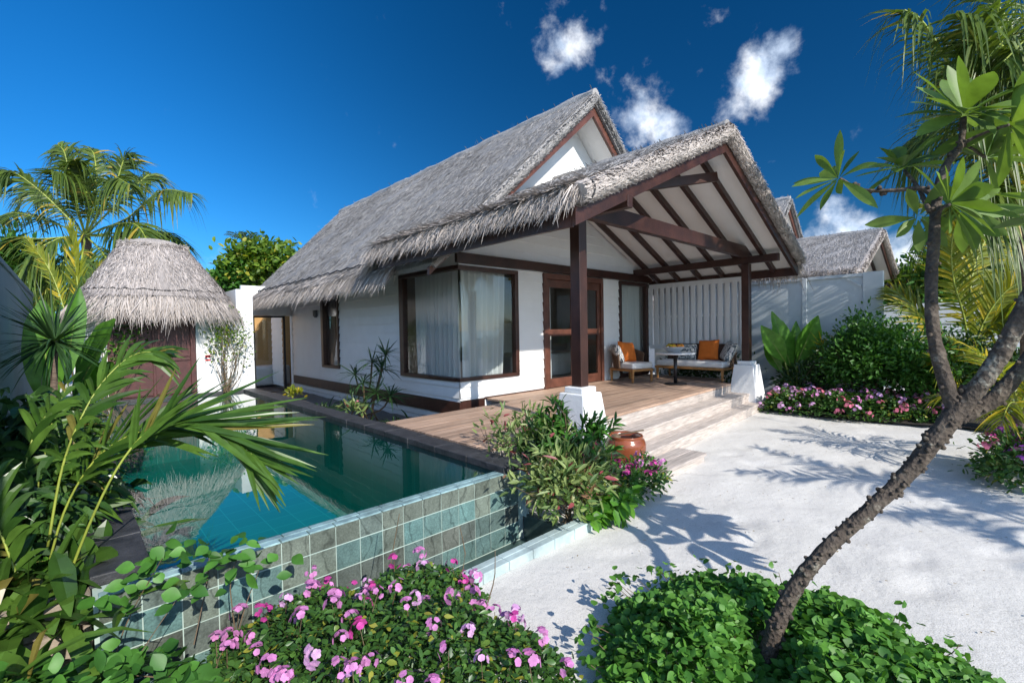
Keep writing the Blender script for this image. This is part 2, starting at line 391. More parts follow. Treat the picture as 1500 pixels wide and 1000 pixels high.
# sand
m, nt, b, ln = newmat('white coral sand'); MT['sand'] = m
co = coords(nt)
n1 = N(nt, 'ShaderNodeTexNoise', Scale=1.3, Detail=5.0); n2 = N(nt, 'ShaderNodeTexNoise', Scale=160.0, Detail=4.0, Roughness=.7); n3 = N(nt, 'ShaderNodeTexNoise', Scale=11.0, Detail=7.0, Roughness=.62)
vo = N(nt, 'ShaderNodeTexVoronoi', Scale=38.0)
for q in (n1, n2, n3, vo): ln(co, q.inputs['Vector'])
r1 = ramp(nt, [(.3, (.67, .645, .60)), (.7, (.70, .675, .635))]); ln(n1.outputs[0], r1.inputs[0])
r2 = ramp(nt, [(.30, (.40, .39, .37)), (.50, (1, 1, 1)), (.75, (1.08, 1.08, 1.08))]); ln(n2.outputs[0], r2.inputs[0])
r3 = ramp(nt, [(.0, (.35, .32, .28)), (.07, (.5, .47, .42)), (.11, (1, 1, 1))]); ln(vo.outputs['Distance'], r3.inputs[0])
vc = N(nt, 'ShaderNodeMath', operation='GREATER_THAN'); vc.inputs[1].default_value = .86; sx = N(nt, 'ShaderNodeSeparateColor'); ln(vo.outputs['Color'], sx.inputs[0]); ln(sx.outputs[0], vc.inputs[0])
mA = N(nt, 'ShaderNodeMix', data_type='RGBA', blend_type='MULTIPLY'); mA.inputs[0].default_value = .75; ln(r1.outputs[0], mA.inputs[6]); ln(r2.outputs[0], mA.inputs[7])
mB = N(nt, 'ShaderNodeMix', data_type='RGBA', blend_type='MULTIPLY'); ln(vc.outputs[0], mB.inputs[0]); ln(mA.outputs[2], mB.inputs[6]); ln(r3.outputs[0], mB.inputs[7])
ln(mB.outputs[2], b.inputs['Base Color']); b.inputs['Roughness'].default_value = .95; b.inputs['Specular IOR Level'].default_value = .15
ad = N(nt, 'ShaderNodeMath', operation='MULTIPLY_ADD'); ln(n2.outputs[0], ad.inputs[0]); ad.inputs[1].default_value = .18; ln(n3.outputs[0], ad.inputs[2])
bp = N(nt, 'ShaderNodeBump', Strength=.34, Distance=.03); ln(ad.outputs[0], bp.inputs['Height']); ln(bp.outputs[0], b.inputs['Normal'])

# deck boards: grain along x
m, nt, b, ln = newmat('weathered decking'); MT['deck'] = m
co = coords(nt, (1.2, 22, 22))
n1 = N(nt, 'ShaderNodeTexNoise', Scale=2.2, Detail=7.0, Roughness=.65); ln(co, n1.inputs['Vector'])
r1 = ramp(nt, [(.25, (.22, .135, .090)), (.5, (.39, .26, .185)), (.75, (.52, .385, .29))]); ln(n1.outputs[0], r1.inputs[0])
g = N(nt, 'ShaderNodeNewGeometry'); mr = N(nt, 'ShaderNodeMapRange'); mr.inputs[3].default_value = .72; mr.inputs[4].default_value = 1.2; ln(g.outputs['Random Per Island'], mr.inputs[0])
n2 = N(nt, 'ShaderNodeTexNoise', Scale=1.1, Detail=4.0); ln(coords(nt), n2.inputs['Vector'])
mq = N(nt, 'ShaderNodeMapRange'); mq.inputs[1].default_value = .3; mq.inputs[2].default_value = .7; mq.inputs[3].default_value = .82; mq.inputs[4].default_value = 1.15; ln(n2.outputs[0], mq.inputs[0])
mm = N(nt, 'ShaderNodeMath', operation='MULTIPLY'); ln(mr.outputs[0], mm.inputs[0]); ln(mq.outputs[0], mm.inputs[1])
sc = N(nt, 'ShaderNodeVectorMath', operation='SCALE'); ln(r1.outputs[0], sc.inputs[0]); ln(mm.outputs[0], sc.inputs['Scale']); ln(sc.outputs[0], b.inputs['Base Color'])
b.inputs['Roughness'].default_value = .6
bp = N(nt, 'ShaderNodeBump', Strength=.25, Distance=.01); ln(n1.outputs[0], bp.inputs['Height']); ln(bp.outputs[0], b.inputs['Normal'])
# greyer wood of the steps
MT['step'] = simple('silver grey step timber', (.47, .41, .365), .7, .28, 3, .2, 40, stretch=(1.2, 18, 18), island=.12)

# tiles
m, nt, b, ln = newmat('green stone tiles'); MT['tile'] = m
at = N(nt, 'ShaderNodeAttribute', attribute_name='Col')
co = coords(nt)
n1 = N(nt, 'ShaderNodeTexNoise', Scale=9.0, Detail=8.0, Roughness=.7); n2 = N(nt, 'ShaderNodeTexNoise', Scale=120.0, Detail=3.0)
wv = N(nt, 'ShaderNodeTexWave', Scale=2.6, Distortion=14.0, Detail=4.0)
for q in (n1, n2, wv): ln(co, q.inputs['Vector'])
mr = N(nt, 'ShaderNodeMapRange'); mr.inputs[1].default_value = .25; mr.inputs[2].default_value = .75; mr.inputs[3].default_value = .62; mr.inputs[4].default_value = 1.35; ln(n1.outputs[0], mr.inputs[0])
mq = N(nt, 'ShaderNodeMapRange'); mq.inputs[1].default_value = .3; mq.inputs[2].default_value = .7; mq.inputs[3].default_value = .75; mq.inputs[4].default_value = 1.25; ln(n2.outputs[0], mq.inputs[0])
mw = N(nt, 'ShaderNodeMapRange'); mw.inputs[1].default_value = 0; mw.inputs[2].default_value = .06; mw.inputs[3].default_value = .6; mw.inputs[4].default_value = 1.0; ln(wv.outputs['Fac'], mw.inputs[0])
mm = N(nt, 'ShaderNodeMath', operation='MULTIPLY'); ln(mr.outputs[0], mm.inputs[0]); ln(mq.outputs[0], mm.inputs[1])
mm2 = N(nt, 'ShaderNodeMath', operation='MULTIPLY'); ln(mm.outputs[0], mm2.inputs[0]); ln(mw.outputs[0], mm2.inputs[1])
sc = N(nt, 'ShaderNodeVectorMath', operation='SCALE'); ln(at.outputs['Color'], sc.inputs[0]); ln(mm2.outputs[0], sc.inputs['Scale']); ln(sc.outputs[0], b.inputs['Base Color'])
b.inputs['Roughness'].default_value = .38
bp = N(nt, 'ShaderNodeBump', Strength=.2, Distance=.01); ln(n1.outputs[0], bp.inputs['Height']); ln(bp.outputs[0], b.inputs['Normal'])
MT['darktile'] = simple('dark wet trough tiles', (.05, .085, .08), .3, .3, 8)
# pool basin
m, nt, b, ln = newmat('green basin tiles'); MT['basin'] = m
br = N(nt, 'ShaderNodeTexBrick', Scale=1.0); br.offset = 0; br.inputs['Color1'].default_value = (.010, .19, .155, 1); br.inputs['Color2'].default_value = (.013, .215, .175, 1); br.inputs['Mortar'].default_value = (.035, .29, .245, 1)
br.inputs['Mortar Size'].default_value = .006; br.inputs['Brick Width'].default_value = .3; br.inputs['Row Height'].default_value = .3
ln(coords(nt), br.inputs['Vector']); ln(br.outputs['Color'], b.inputs['Base Color']); b.inputs['Roughness'].default_value = .6
# glass and water: fresnel mix of mirror and clear
def clear(name, tint, rough=0.0, f0=.04, bump=0, boost=1.0, bsc=7.0):
    m, nt, b, ln = newmat(name); nt.nodes.remove(b)
    ge = N(nt, 'ShaderNodeNewGeometry'); dt = N(nt, 'ShaderNodeVectorMath', operation='DOT_PRODUCT'); ln(ge.outputs['Incoming'], dt.inputs[1]); ln(ge.outputs['Normal'], dt.inputs[0])
    tr = N(nt, 'ShaderNodeBsdfTransparent'); tr.inputs[0].default_value = (*tint, 1)
    gl = N(nt, 'ShaderNodeBsdfGlossy'); gl.inputs['Roughness'].default_value = rough
    if bump:
        n1 = N(nt, 'ShaderNodeTexNoise', Scale=bsc, Detail=3.0); ln(coords(nt, (1, .5, 1)), n1.inputs['Vector'])
        bp = N(nt, 'ShaderNodeBump', Strength=bump, Distance=.01); ln(n1.outputs[0], bp.inputs['Height']); ln(bp.outputs[0], gl.inputs['Normal'])
    ab = N(nt, 'ShaderNodeMath', operation='ABSOLUTE'); ln(dt.outputs['Value'], ab.inputs[0])
    om = N(nt, 'ShaderNodeMath', operation='SUBTRACT', use_clamp=True); om.inputs[0].default_value = 1; ln(ab.outputs[0], om.inputs[1])
    pw = N(nt, 'ShaderNodeMath', operation='POWER'); ln(om.outputs[0], pw.inputs[0]); pw.inputs[1].default_value = 5
    sk_ = N(nt, 'ShaderNodeMath', operation='MULTIPLY_ADD', use_clamp=True); ln(pw.outputs[0], sk_.inputs[0]); sk_.inputs[1].default_value = (1-f0)*boost; sk_.inputs[2].default_value = f0*boost
    mx = N(nt, 'ShaderNodeMixShader'); ln(sk_.outputs[0], mx.inputs[0]); ln(tr.outputs[0], mx.inputs[1]); ln(gl.outputs[0], mx.inputs[2]); ln(mx.outputs[0], nt.nodes['Material Output'].inputs[0])
    return m
MT['glass'] = clear('window glass', (.88, .91, .90), 0, .06, 0, 1.5)
MT['water'] = clear('pool water', (.45, .86, .84), 0, .03, .05, 1.6, 5.0)
# sheer curtain
m, nt, b, ln = newmat('sheer white curtain'); MT['curtain'] = m
b.inputs['Base Color'].default_value = (.88, .90, .89, 1); b.inputs['Roughness'].default_value = .9
tl = N(nt, 'ShaderNodeBsdfTranslucent'); tl.inputs[0].default_value = (.8, .82, .82, 1); mx = N(nt, 'ShaderNodeMixShader'); mx.inputs[0].default_value = .35
ln(b.outputs[0], mx.inputs[1]); ln(tl.outputs[0], mx.inputs[2]); ln(mx.outputs[0], nt.nodes['Material Output'].inputs[0])
# patterned cushion
m, nt, b, ln = newmat('zigzag patterned fabric'); MT['pattern'] = m
wv = N(nt, 'ShaderNodeTexWave', Scale=9.0, Distortion=5.0, Detail=1.0); wv.inputs['Detail Scale'].default_value = 3; ln(coords(nt), wv.inputs['Vector'])
r1 = ramp(nt, [(.42, (.10, .13, .15)), (.52, (.68, .67, .64))]); ln(wv.outputs['Fac'], r1.inputs[0]); ln(r1.outputs[0], b.inputs['Base Color']); b.inputs['Roughness'].default_value = .9
m, nt, b, ln = newmat('sea water'); MT['sea'] = m
b.inputs['Base Color'].default_value = (.02, .16, .22, 1); b.inputs['Roughness'].default_value = .12
n1 = N(nt, 'ShaderNodeTexNoise', Scale=.6, Detail=6.0); ln(coords(nt), n1.inputs['Vector']); bp = N(nt, 'ShaderNodeBump', Strength=.4, Distance=.3); ln(n1.outputs[0], bp.inputs['Height']); ln(bp.outputs[0], b.inputs['Normal'])

# ------------------------------------------------------------------ sky, sun
EL = math.radians(33.5); SD = nrm(A(-.155, -1, 0))
TO_SUN = np.append(SD[:2]*math.cos(EL), math.sin(EL))
w = bpy.data.worlds.new('World'); SC.world = w; w.use_nodes = True
nt = w.node_tree; ln = nt.links.new; bg = nt.nodes['Background']
sk = N(nt, 'ShaderNodeTexSky', sky_type='NISHITA'); sk.sun_disc = False; sk.sun_elevation = EL
sk.sun_rotation = math.atan2(TO_SUN[0], TO_SUN[1]); sk.altitude = 0; sk.air_density = 1.0; sk.dust_density = .25; sk.ozone_density = 4.0
tc = N(nt, 'ShaderNodeTexCoord')
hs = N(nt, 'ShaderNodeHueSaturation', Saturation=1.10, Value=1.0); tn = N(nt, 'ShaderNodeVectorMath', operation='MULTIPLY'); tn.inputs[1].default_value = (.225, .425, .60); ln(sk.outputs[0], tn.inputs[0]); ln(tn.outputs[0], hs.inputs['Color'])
def band(d, lo, hi, a, b_):
    dt = N(nt, 'ShaderNodeVectorMath', operation='DOT_PRODUCT'); ln(tc.outputs['Generated'], dt.inputs[0]); dt.inputs[1].default_value = nrm(d); q = N(nt, 'ShaderNodeMapRange', interpolation_type='SMOOTHSTEP'); q.inputs[1].default_value = lo; q.inputs[2].default_value = hi; q.inputs[3].default_value = a; q.inputs[4].default_value = b_; ln(dt.outputs['Value'], q.inputs[0]); return q.outputs[0]
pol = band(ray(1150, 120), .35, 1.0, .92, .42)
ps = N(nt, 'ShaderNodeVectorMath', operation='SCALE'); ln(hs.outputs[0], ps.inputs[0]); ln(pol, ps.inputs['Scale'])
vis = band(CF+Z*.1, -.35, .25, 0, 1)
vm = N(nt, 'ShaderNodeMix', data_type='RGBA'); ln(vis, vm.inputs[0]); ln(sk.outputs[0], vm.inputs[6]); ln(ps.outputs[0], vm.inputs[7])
CLOUDS = [(825, 60, 70, .85), (812, 95, 40, .8), (930, 165, 75, 1.1), (900, 130, 45, .8), (975, 190, 50, .85), (1115, 110, 75, 1.15), (1150, 75, 45, .9), (1085, 150, 45, .8), (1225, 335, 60, 1.0), (1270, 330, 40, .8), (1325, 375, 60, .9), (1195, 345, 40, .8), (1050, 20, 30, .4), (885, 10, 22, .55), (1035, 300, 35, .4)]
acc = None
for u, v, r, a in CLOUDS:
    d = nrm(ray(u, v)); sub = N(nt, 'ShaderNodeVectorMath', operation='DISTANCE'); sub.inputs[1].default_value = d; ln(tc.outputs['Generated'], sub.inputs[0])
    rr = r/FPX*.62*(1/np.linalg.norm(ray(u, v)))
    mr = N(nt, 'ShaderNodeMapRange', interpolation_type='SMOOTHSTEP'); mr.inputs[1].default_value = 0; mr.inputs[2].default_value = rr*1.9; mr.inputs[3].default_value = a; mr.inputs[4].default_value = 0; ln(sub.outputs['Value'], mr.inputs[0])
    if acc is None: acc = mr.outputs[0]
    else:
        ad = N(nt, 'ShaderNodeMath', operation='MAXIMUM'); ln(acc, ad.inputs[0]); ln(mr.outputs[0], ad.inputs[1]); acc = ad.outputs[0]
n1 = N(nt, 'ShaderNodeTexNoise', Scale=13.0, Detail=11.0, Roughness=.60, Distortion=.15); ln(tc.outputs['Generated'], n1.inputs['Vector'])
sh = N(nt, 'ShaderNodeMath', operation='MULTIPLY_ADD'); ln(n1.outputs[0], sh.inputs[0]); sh.inputs[1].default_value = 2.6; sh.inputs[2].default_value = -1.62
sm = N(nt, 'ShaderNodeMath', operation='ADD'); ln(sh.outputs[0], sm.inputs[0]); ln(acc, sm.inputs[1])
mr = N(nt, 'ShaderNodeMapRange', interpolation_type='SMOOTHSTEP'); mr.inputs[1].default_value = .06; mr.inputs[2].default_value = 1.05; mr.inputs[3].default_value = 0; mr.inputs[4].default_value = .95; ln(sm.outputs[0], mr.inputs[0])
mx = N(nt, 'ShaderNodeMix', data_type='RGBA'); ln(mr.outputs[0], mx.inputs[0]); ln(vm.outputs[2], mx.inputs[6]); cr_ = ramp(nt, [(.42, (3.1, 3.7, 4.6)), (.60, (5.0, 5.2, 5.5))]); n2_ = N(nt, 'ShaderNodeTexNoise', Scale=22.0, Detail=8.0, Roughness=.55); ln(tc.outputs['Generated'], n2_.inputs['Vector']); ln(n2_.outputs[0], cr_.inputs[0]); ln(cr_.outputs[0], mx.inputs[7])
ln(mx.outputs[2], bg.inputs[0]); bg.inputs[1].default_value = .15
sun = bpy.data.objects.new('sun', bpy.data.lights.new('sun', 'SUN')); COL.objects.link(sun)
sun.data.energy = 3.1; sun.data.angle = math.radians(.5); sun.data.color = (1, .95, .87)
sun.rotation_euler = Vector(-TO_SUN).to_track_quat('-Z', 'Y').to_euler()
SC.view_settings.view_transform = 'Standard'; SC.view_settings.look = 'None'; SC.view_settings.gamma = 1; SC.view_settings.exposure = .88
SC.cycles.max_bounces = 10; SC.cycles.transparent_max_bounces = 24; SC.cycles.use_denoising = True
SC.cycles.caustics_reflective = False; SC.cycles.caustics_refractive = False

# ================================================================== SETTING
def axis(dense, far, n):
    a, b, s = dense
    g = np.geomspace(.3, far, n)
    return np.concatenate([a-g[::-1], np.arange(a, b+1e-6, s), b+g])
xs = axis((-1.2, 10.6, .06), 900, 26); ys = axis((-1.2, 3.4, .06), 900, 26)
ys = np.sort(np.concatenate([ys, [2.70, 2.745, 10.20, 10.285, 10.30]]))
Xg, Yg = np.meshgrid(xs, ys, indexing='ij')
fade = np.clip((12-np.hypot(Xg-4.5, Yg-1))/5, 0, 1)
zg = fade*(.035*(vnoise(Xg*1.1, Yg*1.1, 1)-.5)+.016*(vnoise(Xg*4.3, Yg*4.3, 2)-.5)+.006*(vnoise(Xg*11, Yg*11, 4)-.5))
for k in range(26):   # shallow footprints
    cx, cy = rng.uniform(2.6, 8), rng.uniform(-.4, 2.2); a = rng.uniform(0, 3.1)
    dx, dy = (Xg-cx)*math.cos(a)+(Yg-cy)*math.sin(a), -(Xg-cx)*math.sin(a)+(Yg-cy)*math.cos(a)
    q = (dx/.15)**2+(dy/.065)**2; zg += -.016*np.exp(-q)+.006*np.exp(-(np.sqrt(q)-1.6)**2*5)
zg -= .006
zg = np.where((Xg > -.3) & (Xg < 2.60) & (Yg > 2.19) & (Yg < 2.70), -.35, zg)
zg = np.where((Xg > .13) & (Xg < 2.53) & (Yg > 2.72) & (Yg < 10.29), -1.4, zg)
zg -= np.clip(-Yg-13, 0, 60)*.06
mb = MB(); mb.grid(np.stack([Xg, Yg, zg], -1)); tag(mb.build('sand_ground', MT['sand'], smooth=True), 'white coral sand ground', None, None, 'structure')
mb = MB(); mb.grid(np.stack(np.meshgrid(np.linspace(-2500, 2500, 8), np.linspace(-3000, -16, 8), indexing='ij')+[np.full((8, 8), -.45)], -1)); tag(mb.build('sea', MT['sea']), 'blue sea', None, None, 'structure')
# planting beds
mb = MB(); P = np.stack(np.meshgrid(np.linspace(-.5, .02, 8), np.linspace(2.86, 10.2, 60), indexing='ij'), -1); mb.grid(np.dstack([P, .30+.05*vnoise(P[..., 0]*6, P[..., 1]*6, 8)])); tag(mb.build('planting_soil', MT['soil'], smooth=True), 'dark soil', None, None, 'structure')
mb = MB(); P = np.stack(np.meshgrid(np.linspace(2.63, 4.15, 8), np.linspace(5.0, 12.64, 30), indexing='ij'), -1); mb.grid(np.dstack([P, .03+.03*vnoise(P[..., 0]*6, P[..., 1]*6, 9)])); tag(mb.build('gravel_bed', MT['gravel'], smooth=True), 'grey gravel', None, None, 'structure')

# ================================================================== POOL
WZ = .385
pool = thing('swimming_pool', (1.32, 6.4, 0), 'long plunge pool of green stone tiles with black slate edges', 'pool')
mb = MB()
x0, x1, y0, y1 = .235, 2.42, 2.775, 10.22
mb.add([(x0, y0, -.75), (x1, y0, -.75), (x1, y1, -.75), (x0, y1, -.75)], [(0, 1, 2, 3)])
for a, b in (((x0, y0), (x1, y0)), ((x1, y0), (x1, y1)), ((x1, y1), (x0, y1)), ((x0, y1), (x0, y0))):
    mb.add([(*a, -.75), (*b, -.75), (*b, .37), (*a, .37)], [(3, 2, 1, 0)])
mb.build('basin', MT['basin'], pool)
mb = MB(); mb.box(.03, 2.60, 2.6585, 2.774, -.24, .374); mb.box(.03, .234, 2.775, 10.4, -.2, .372); mb.box(2.422, 2.615, 2.775, 10.4, -.2, .372); mb.box(.235, 2.421, 10.225, 10.298, -.9, .372)
mb.build('wall', MT['grout'], pool)
def slab(mb, x0, x1, y0, y1, z0, z1, n=14, j=.006):
    ysl = np.linspace(y0, y1, n+1)
    for a, b in zip(ysl[:-1], ysl[1:]):
        q = lambda: rng.uniform(-j, j)
        B = [(x0, a+.002, z0), (x1, a+.002, z0), (x1, b-.002, z0), (x0, b-.002, z0)]
        T = [(x0+q(), a+.002, z1+q()*.5), (x1+q(), a+.002, z1+q()*.5), (x1+q(), b-.002, z1+q()*.5), (x0+q(), b-.002, z1+q()*.5)]
        mb.hexa(B, T)
mb = MB(); slab(mb, 2.405, 2.63, 2.66, 10.28, .373, .435, 16); mb.build('coping', MT['slate'], pool, bevel=.006)
mb = MB(); slab(mb, .02, .24, 2.80, 10.28, .373, .425, 16); mb.build('coping', MT['slate'], pool, bevel=.006)
mb = MB(); mb.box(.242, 2.403, 10.20, 10.298, .373, .430); mb.build('coping', MT['slate'], pool, bevel=.005)
# front face, tile by tile
OL, TE, DK = (.135, .150, .118), (.100, .185, .175), (.055, .066, .062)
pal = [[OL, OL, OL, (.13, .165, .145)], [TE, TE, (.12, .24, .23), (.15, .175, .14)], [(.10, .105, .085), (.12, .12, .10), (.09, .14, .13), (.08, .09, .08)], [(.10, .19, .185), (.085, .12, .115), (.09, .17, .17), TE], [DK, (.11, .14, .14), DK, TE]]  # lower three rows carry the wall's shade as darker tile colours
mb = MB(); pitch = .1475; GAP = .0052
for r in range(5):
    zt = .378-(0 if r == 0 else .118+.147*(r-1)); hh = .110 if r == 0 else .139
    for i in range(17):
        xa = .047+i*pitch; xb = min(xa+pitch-GAP, 2.598)
        if xb-xa < .03: continue
        c = pal[r][int(rng.integers(0, 4))]; c = tuple((A(*c)*.68+A(.105, .140, .125)*.32)*rng.uniform(.85, 1.2))
        yf = 2.6545+rng.uniform(-.0012, .0012)
        mb.box(xa, xb, yf, 2.6635, zt-hh, zt, c)
mb.build('front_tiles', MT['tile'], pool)
mb = MB()
for i in range(17):
    xa = .047+i*pitch; xb = min(xa+pitch-.005, 2.403)
    if xb-xa < .02: continue
    mb.box(xa, xb, 2.658, 2.712, .3745, .386); mb.box(xa+.03, min(xb+.03, 2.403), 2.717, 2.771, .3745, .385)
mb.build('rim', MT['rim'], pool, bevel=.003, seg=1)
mb = MB(); mb.box(2.60, 2.634, 2.62, 2.66, .0, .37); mb.build('end_block', MT['kerb'], pool)
mb = MB()
for i in range(14):
    xa = -.2+i*.215; mb.box(xa, xa+.211, 2.115, 2.175, -.05, .052); mb.box(xa, xa+.211, 2.178, 2.235, -.05, .050)
mb.build('overflow_kerb', MT['kerb'], pool, bevel=.004, seg=1)
mb = MB(); mb.box(-.2, 2.62, 2.236, 2.655, -.24, -.18); mb.box(2.605, 2.66, 2.236, 2.655, -.2, .02); mb.build('trough', MT['darktile'], pool)
mb = MB(); mb.grid(np.dstack([np.stack(np.meshgrid(np.linspace(.236, 2.419, 4), np.linspace(2.76, 10.21, 8), indexing='ij'), -1), np.full((4, 8), WZ)])); tag(mb.build('pool_water', MT['water'], smooth=True), 'still green pool water', None, None, 'structure')
mb = MB()
for i in range(3):
    z = i*.125; o = (i % 2)*.12
    for xa in np.arange(-.62-o, .02, .245): mb.box(max(xa, -.6), min(xa+.24, .026), 2.74+rng.uniform(-.008, .008), 2.85, z, z+.121)
tag(mb.build('planter_wall', MT['concrete'], bevel=.008), 'stained concrete block planter wall beside the black slate pool edge', 'planter wall')

# ================================================================== VILLA
XW, YW, XE, YE = 4.16, 5.54, 9.52, 12.66     # outer wall faces
VC = (6.8, 9, 0)
villa = thing('thatched_villa', VC, 'white boarded pool villa with grey thatched roofs and an open timber porch', 'villa')
BD = .165
def siding(mb, a, b, z0, z1, nrm2, xlim=None):
    """lapped boards from a to b (xy), outward normal nrm2"""
    a, b, n = A(*a), A(*b), A(*nrm2); k0 = math.floor(z0/BD)
    z = k0*BD
    while z < z1-1e-4:
        lo, hi = max(z, z0), min(z+BD, z1)
        if hi-lo > .004:
            fo = lambda q: .002+.020*(1-(q-z)/BD)
            def pts(q):
                s, e = (0, 1) if xlim is None else xlim(q)
                return a+(b-a)*s, a+(b-a)*e
            (p, q2), (r, s2) = pts(lo), pts(hi)
            v = [(*(p+n*fo(lo)), lo), (*(q2+n*fo(lo)), lo), (*(s2+n*fo(hi)), hi), (*(r+n*fo(hi)), hi), (*(p-n*.01), lo), (*(q2-n*.01), lo)]
            mb.add(v, [(0, 1, 2, 3), (4, 5, 1, 0)])
        z += BD
def core(mb, x0, x1, y0, y1, z0, z1): mb.box(x0, x1, y0, y1, z0, z1)
PRX, PRZ, PSL = 6.42, 3.98, .445        # porch ridge x, underside ridge height, slope
def pz(x): return PRZ-PSL*abs(x-PRX)
mb = MB(); F = (0, -1)
def fw(x0, x1, z0, z1): siding(mb, (x0, YW), (x1, YW), z0, z1, F)
fw(XW, 5.37, .46, .745); fw(5.37, 5.99, .46, 2.50); fw(7.74, 8.33, .46, 2.50); fw(9.46, XE, .46, 2.50); fw(XW, 5.37, 2.475, 2.50)
# gable above the lintel, following the porch ceiling
siding(mb, (XW, YW), (XE, YW), 2.66, 2.985, F, lambda z: (0, 1))
def lim(z):
    h = max(0.0, (PRZ-.02-z)/PSL); s = (PRX-h-XW)/(XE-XW); e = (PRX+h-XW)/(XE-XW)
    return max(0, s), min(1, e)
siding(mb, (XW, YW), (XE, YW), 2.985, PRZ-.05, F, lim)
# solid wall behind the boards
for x0, x1, z0, z1 in ((XW+.02, 5.35, .3, .74), (5.38, 5.98, .3, 2.9), (7.75, 8.32, .3, 2.9), (9.47, XE-.02, .3, 2.9), (XW+.02, 5.37, 2.49, 2.9), (5.99, 7.74, 2.5, 2.9), (8.33, 9.46, 2.5, 2.9)):
    mb.box(x0, x1, YW+.012, YW+.13, z0, z1)
mb.add([(XW+.05, YW+.05, 2.9), (XE-.05, YW+.05, 2.9), (XE-.05, YW+.05, 2.62), (PRX, YW+.05, PRZ-.06)], [(0, 1, 3)])
mb.build('front_wall', MT['white'], villa)
mb = MB(); S = (-1, 0)
def sw(y0, y1, z0, z1): siding(mb, (XW, y1), (XW, y0), z0, z1, S)
sw(YW-.004, 7.19, .44, .745); sw(7.19, 9.75, .44, 2.75); sw(9.75, 10.68, .44, .735); sw(10.68, YE, .44, 2.6); sw(YW, 7.19, 2.475, 2.95); sw(9.75, 10.68, 2.32, 2.6)
for y0, y1, z0, z1 in ((YW+.135, 7.18, .2, .74), (7.2, 9.74, .2, 2.8), (9.76, 10.67, .2, .73), (10.69, YE, .2, 2.7), (YW+.135, 7.18, 2.49, 2.95), (9.76, 10.67, 2.33, 2.7)):
    mb.box(XW+.012, XW+.13, y0, y1, z0, z1)
mb.build('side_wall', MT['white'], villa)
mb = MB()
for k in range(3): mb.box(XW+.0, XW+.03, YW+.15, YE-.02, .215-.1*k-.088, .215-.1*k)
mb.build('skirting_slats', MT['white'], villa)
mb = MB(); mb.box(XW-.025, XW+.01, YW-.02, YE-.03, .235, .435); mb.box(XW+.012, 4.62, YW-.022, YW+.01, .28, .455); mb.box(4.622, 5.985, YW-.012, YW+.01, .44, .47); mb.build('skirting_band', MT['dark'], villa)
mb = MB(); mb.box(XW-.06, XE+.05, YW-.075, YW-.012, 2.505, 2.655); mb.build('lintel_beam', MT['dark'], villa, bevel=.006)
mb = MB(); mb.box(XW-.02, XW+.14, YE+.002, YE+.16, -.05, 2.62); mb.box(3.0, XW-.022, YE+.03, YE+.14, 1.97, 2.7); mb.build('end_pier', MT['plaster'], villa)
mb = MB(); mb.box(XE-.13, XE-.01, YW+.135, 15.5, .0, 2.6); mb.box(XW+.3, XE-.135, 15.36, 15.5, 0, 2.6); mb.build('rear_wall', MT['inner'], villa)
# rooms
mb = MB(); mb.box(XW+.135, XE-.14, YW+.14, 10.9, .30, .44); mb.box(XW+.135, XE-.14, 8.6, 8.66, .45, 2.8); mb.box(6.35, 6.42, YW+.2, 8.59, 2.6, 2.9); mb.box(XW+.135, XE-.14, YW+.14, 15.3, 2.95, 3.0)
mb.build('room', MT['inner'], villa)
mb = MB(); mb.box(6.6, 8.9, 7.0, 8.4, .45, .95); mb.box(6.6, 8.9, 8.42, 8.5, .45, 1.7); mb.build('bed', MT['cushion'], villa, bevel=.05)
# corner window
win = MB(); win.box(XW-.03, 5.37, YW-.045, YW+.06, .745, .80); win.box(5.29, 5.37, YW-.045, YW+.06, .80, 2.41); win.box(XW-.03, 5.37, YW-.045, YW+.06, 2.41, 2.474)
win.box(XW-.045, XW+.06, YW+.061, 7.19, .745, .80); win.box(XW-.045, XW+.06, 7.06, 7.19, .80, 2.41); win.box(XW-.045, XW+.06, YW+.061, 7.19, 2.41, 2.474)
cw = win.build('corner_window', MT['dark'], villa, bevel=.006)
mb = MB(); mb.add([(XW-.004, YW, .802), (5.288, YW, .802), (5.288, YW, 2.408), (XW-.004, YW, 2.408)], [(0, 1, 2, 3)]); mb.build('pane', MT['glass'], cw)
mb = MB(); mb.add([(XW, 7.058, .802), (XW, YW+.004, .802), (XW, YW+.004, 2.408), (XW, 7.058, 2.408)], [(0, 1, 2, 3)]); mb.build('pane', MT['glass'], cw)
def curtain(a, b, z0, z1, amp=.035, wl=.12, seed=0, lean=0):
    mb = MB(); a, b = A(*a), A(*b); L = np.linalg.norm(b-a); n = int(L/.012)+2; t = np.linspace(0, 1, n); d = (b-a)/L; q = A(-d[1], d[0])
    zz = np.linspace(z0, z1, 12); P = np.zeros((n, 12, 3)); r = np.random.default_rng(seed); ph = r.uniform(0, 6)
    for j, z in enumerate(zz):
        h = (z-z0)/(z1-z0); tt = t*(1-lean*(1-h)**1.5)
        wv = amp*(.7+.5*(1-h))*(np.sin(t*L/wl*6.28+ph+.8*np.sin(t*L*5+seed))+.35*np.sin(t*L/wl*2.7+seed*2))
        P[:, j, :2] = a+(b-a)*tt[:, None]+q*wv[:, None]; P[:, j, 2] = z
    mb.grid(P); return mb
curtain((XW+.16, YW+.15), (5.22, YW+.15), .76, 2.5, seed=1, lean=.10).build('curtain', MT['curtain'], cw, smooth=True)
curtain((XW+.15, YW+.2), (XW+.15, 6.95), .76, 2.5, seed=2, lean=.04).build('curtain', MT['curtain'], cw, smooth=True)
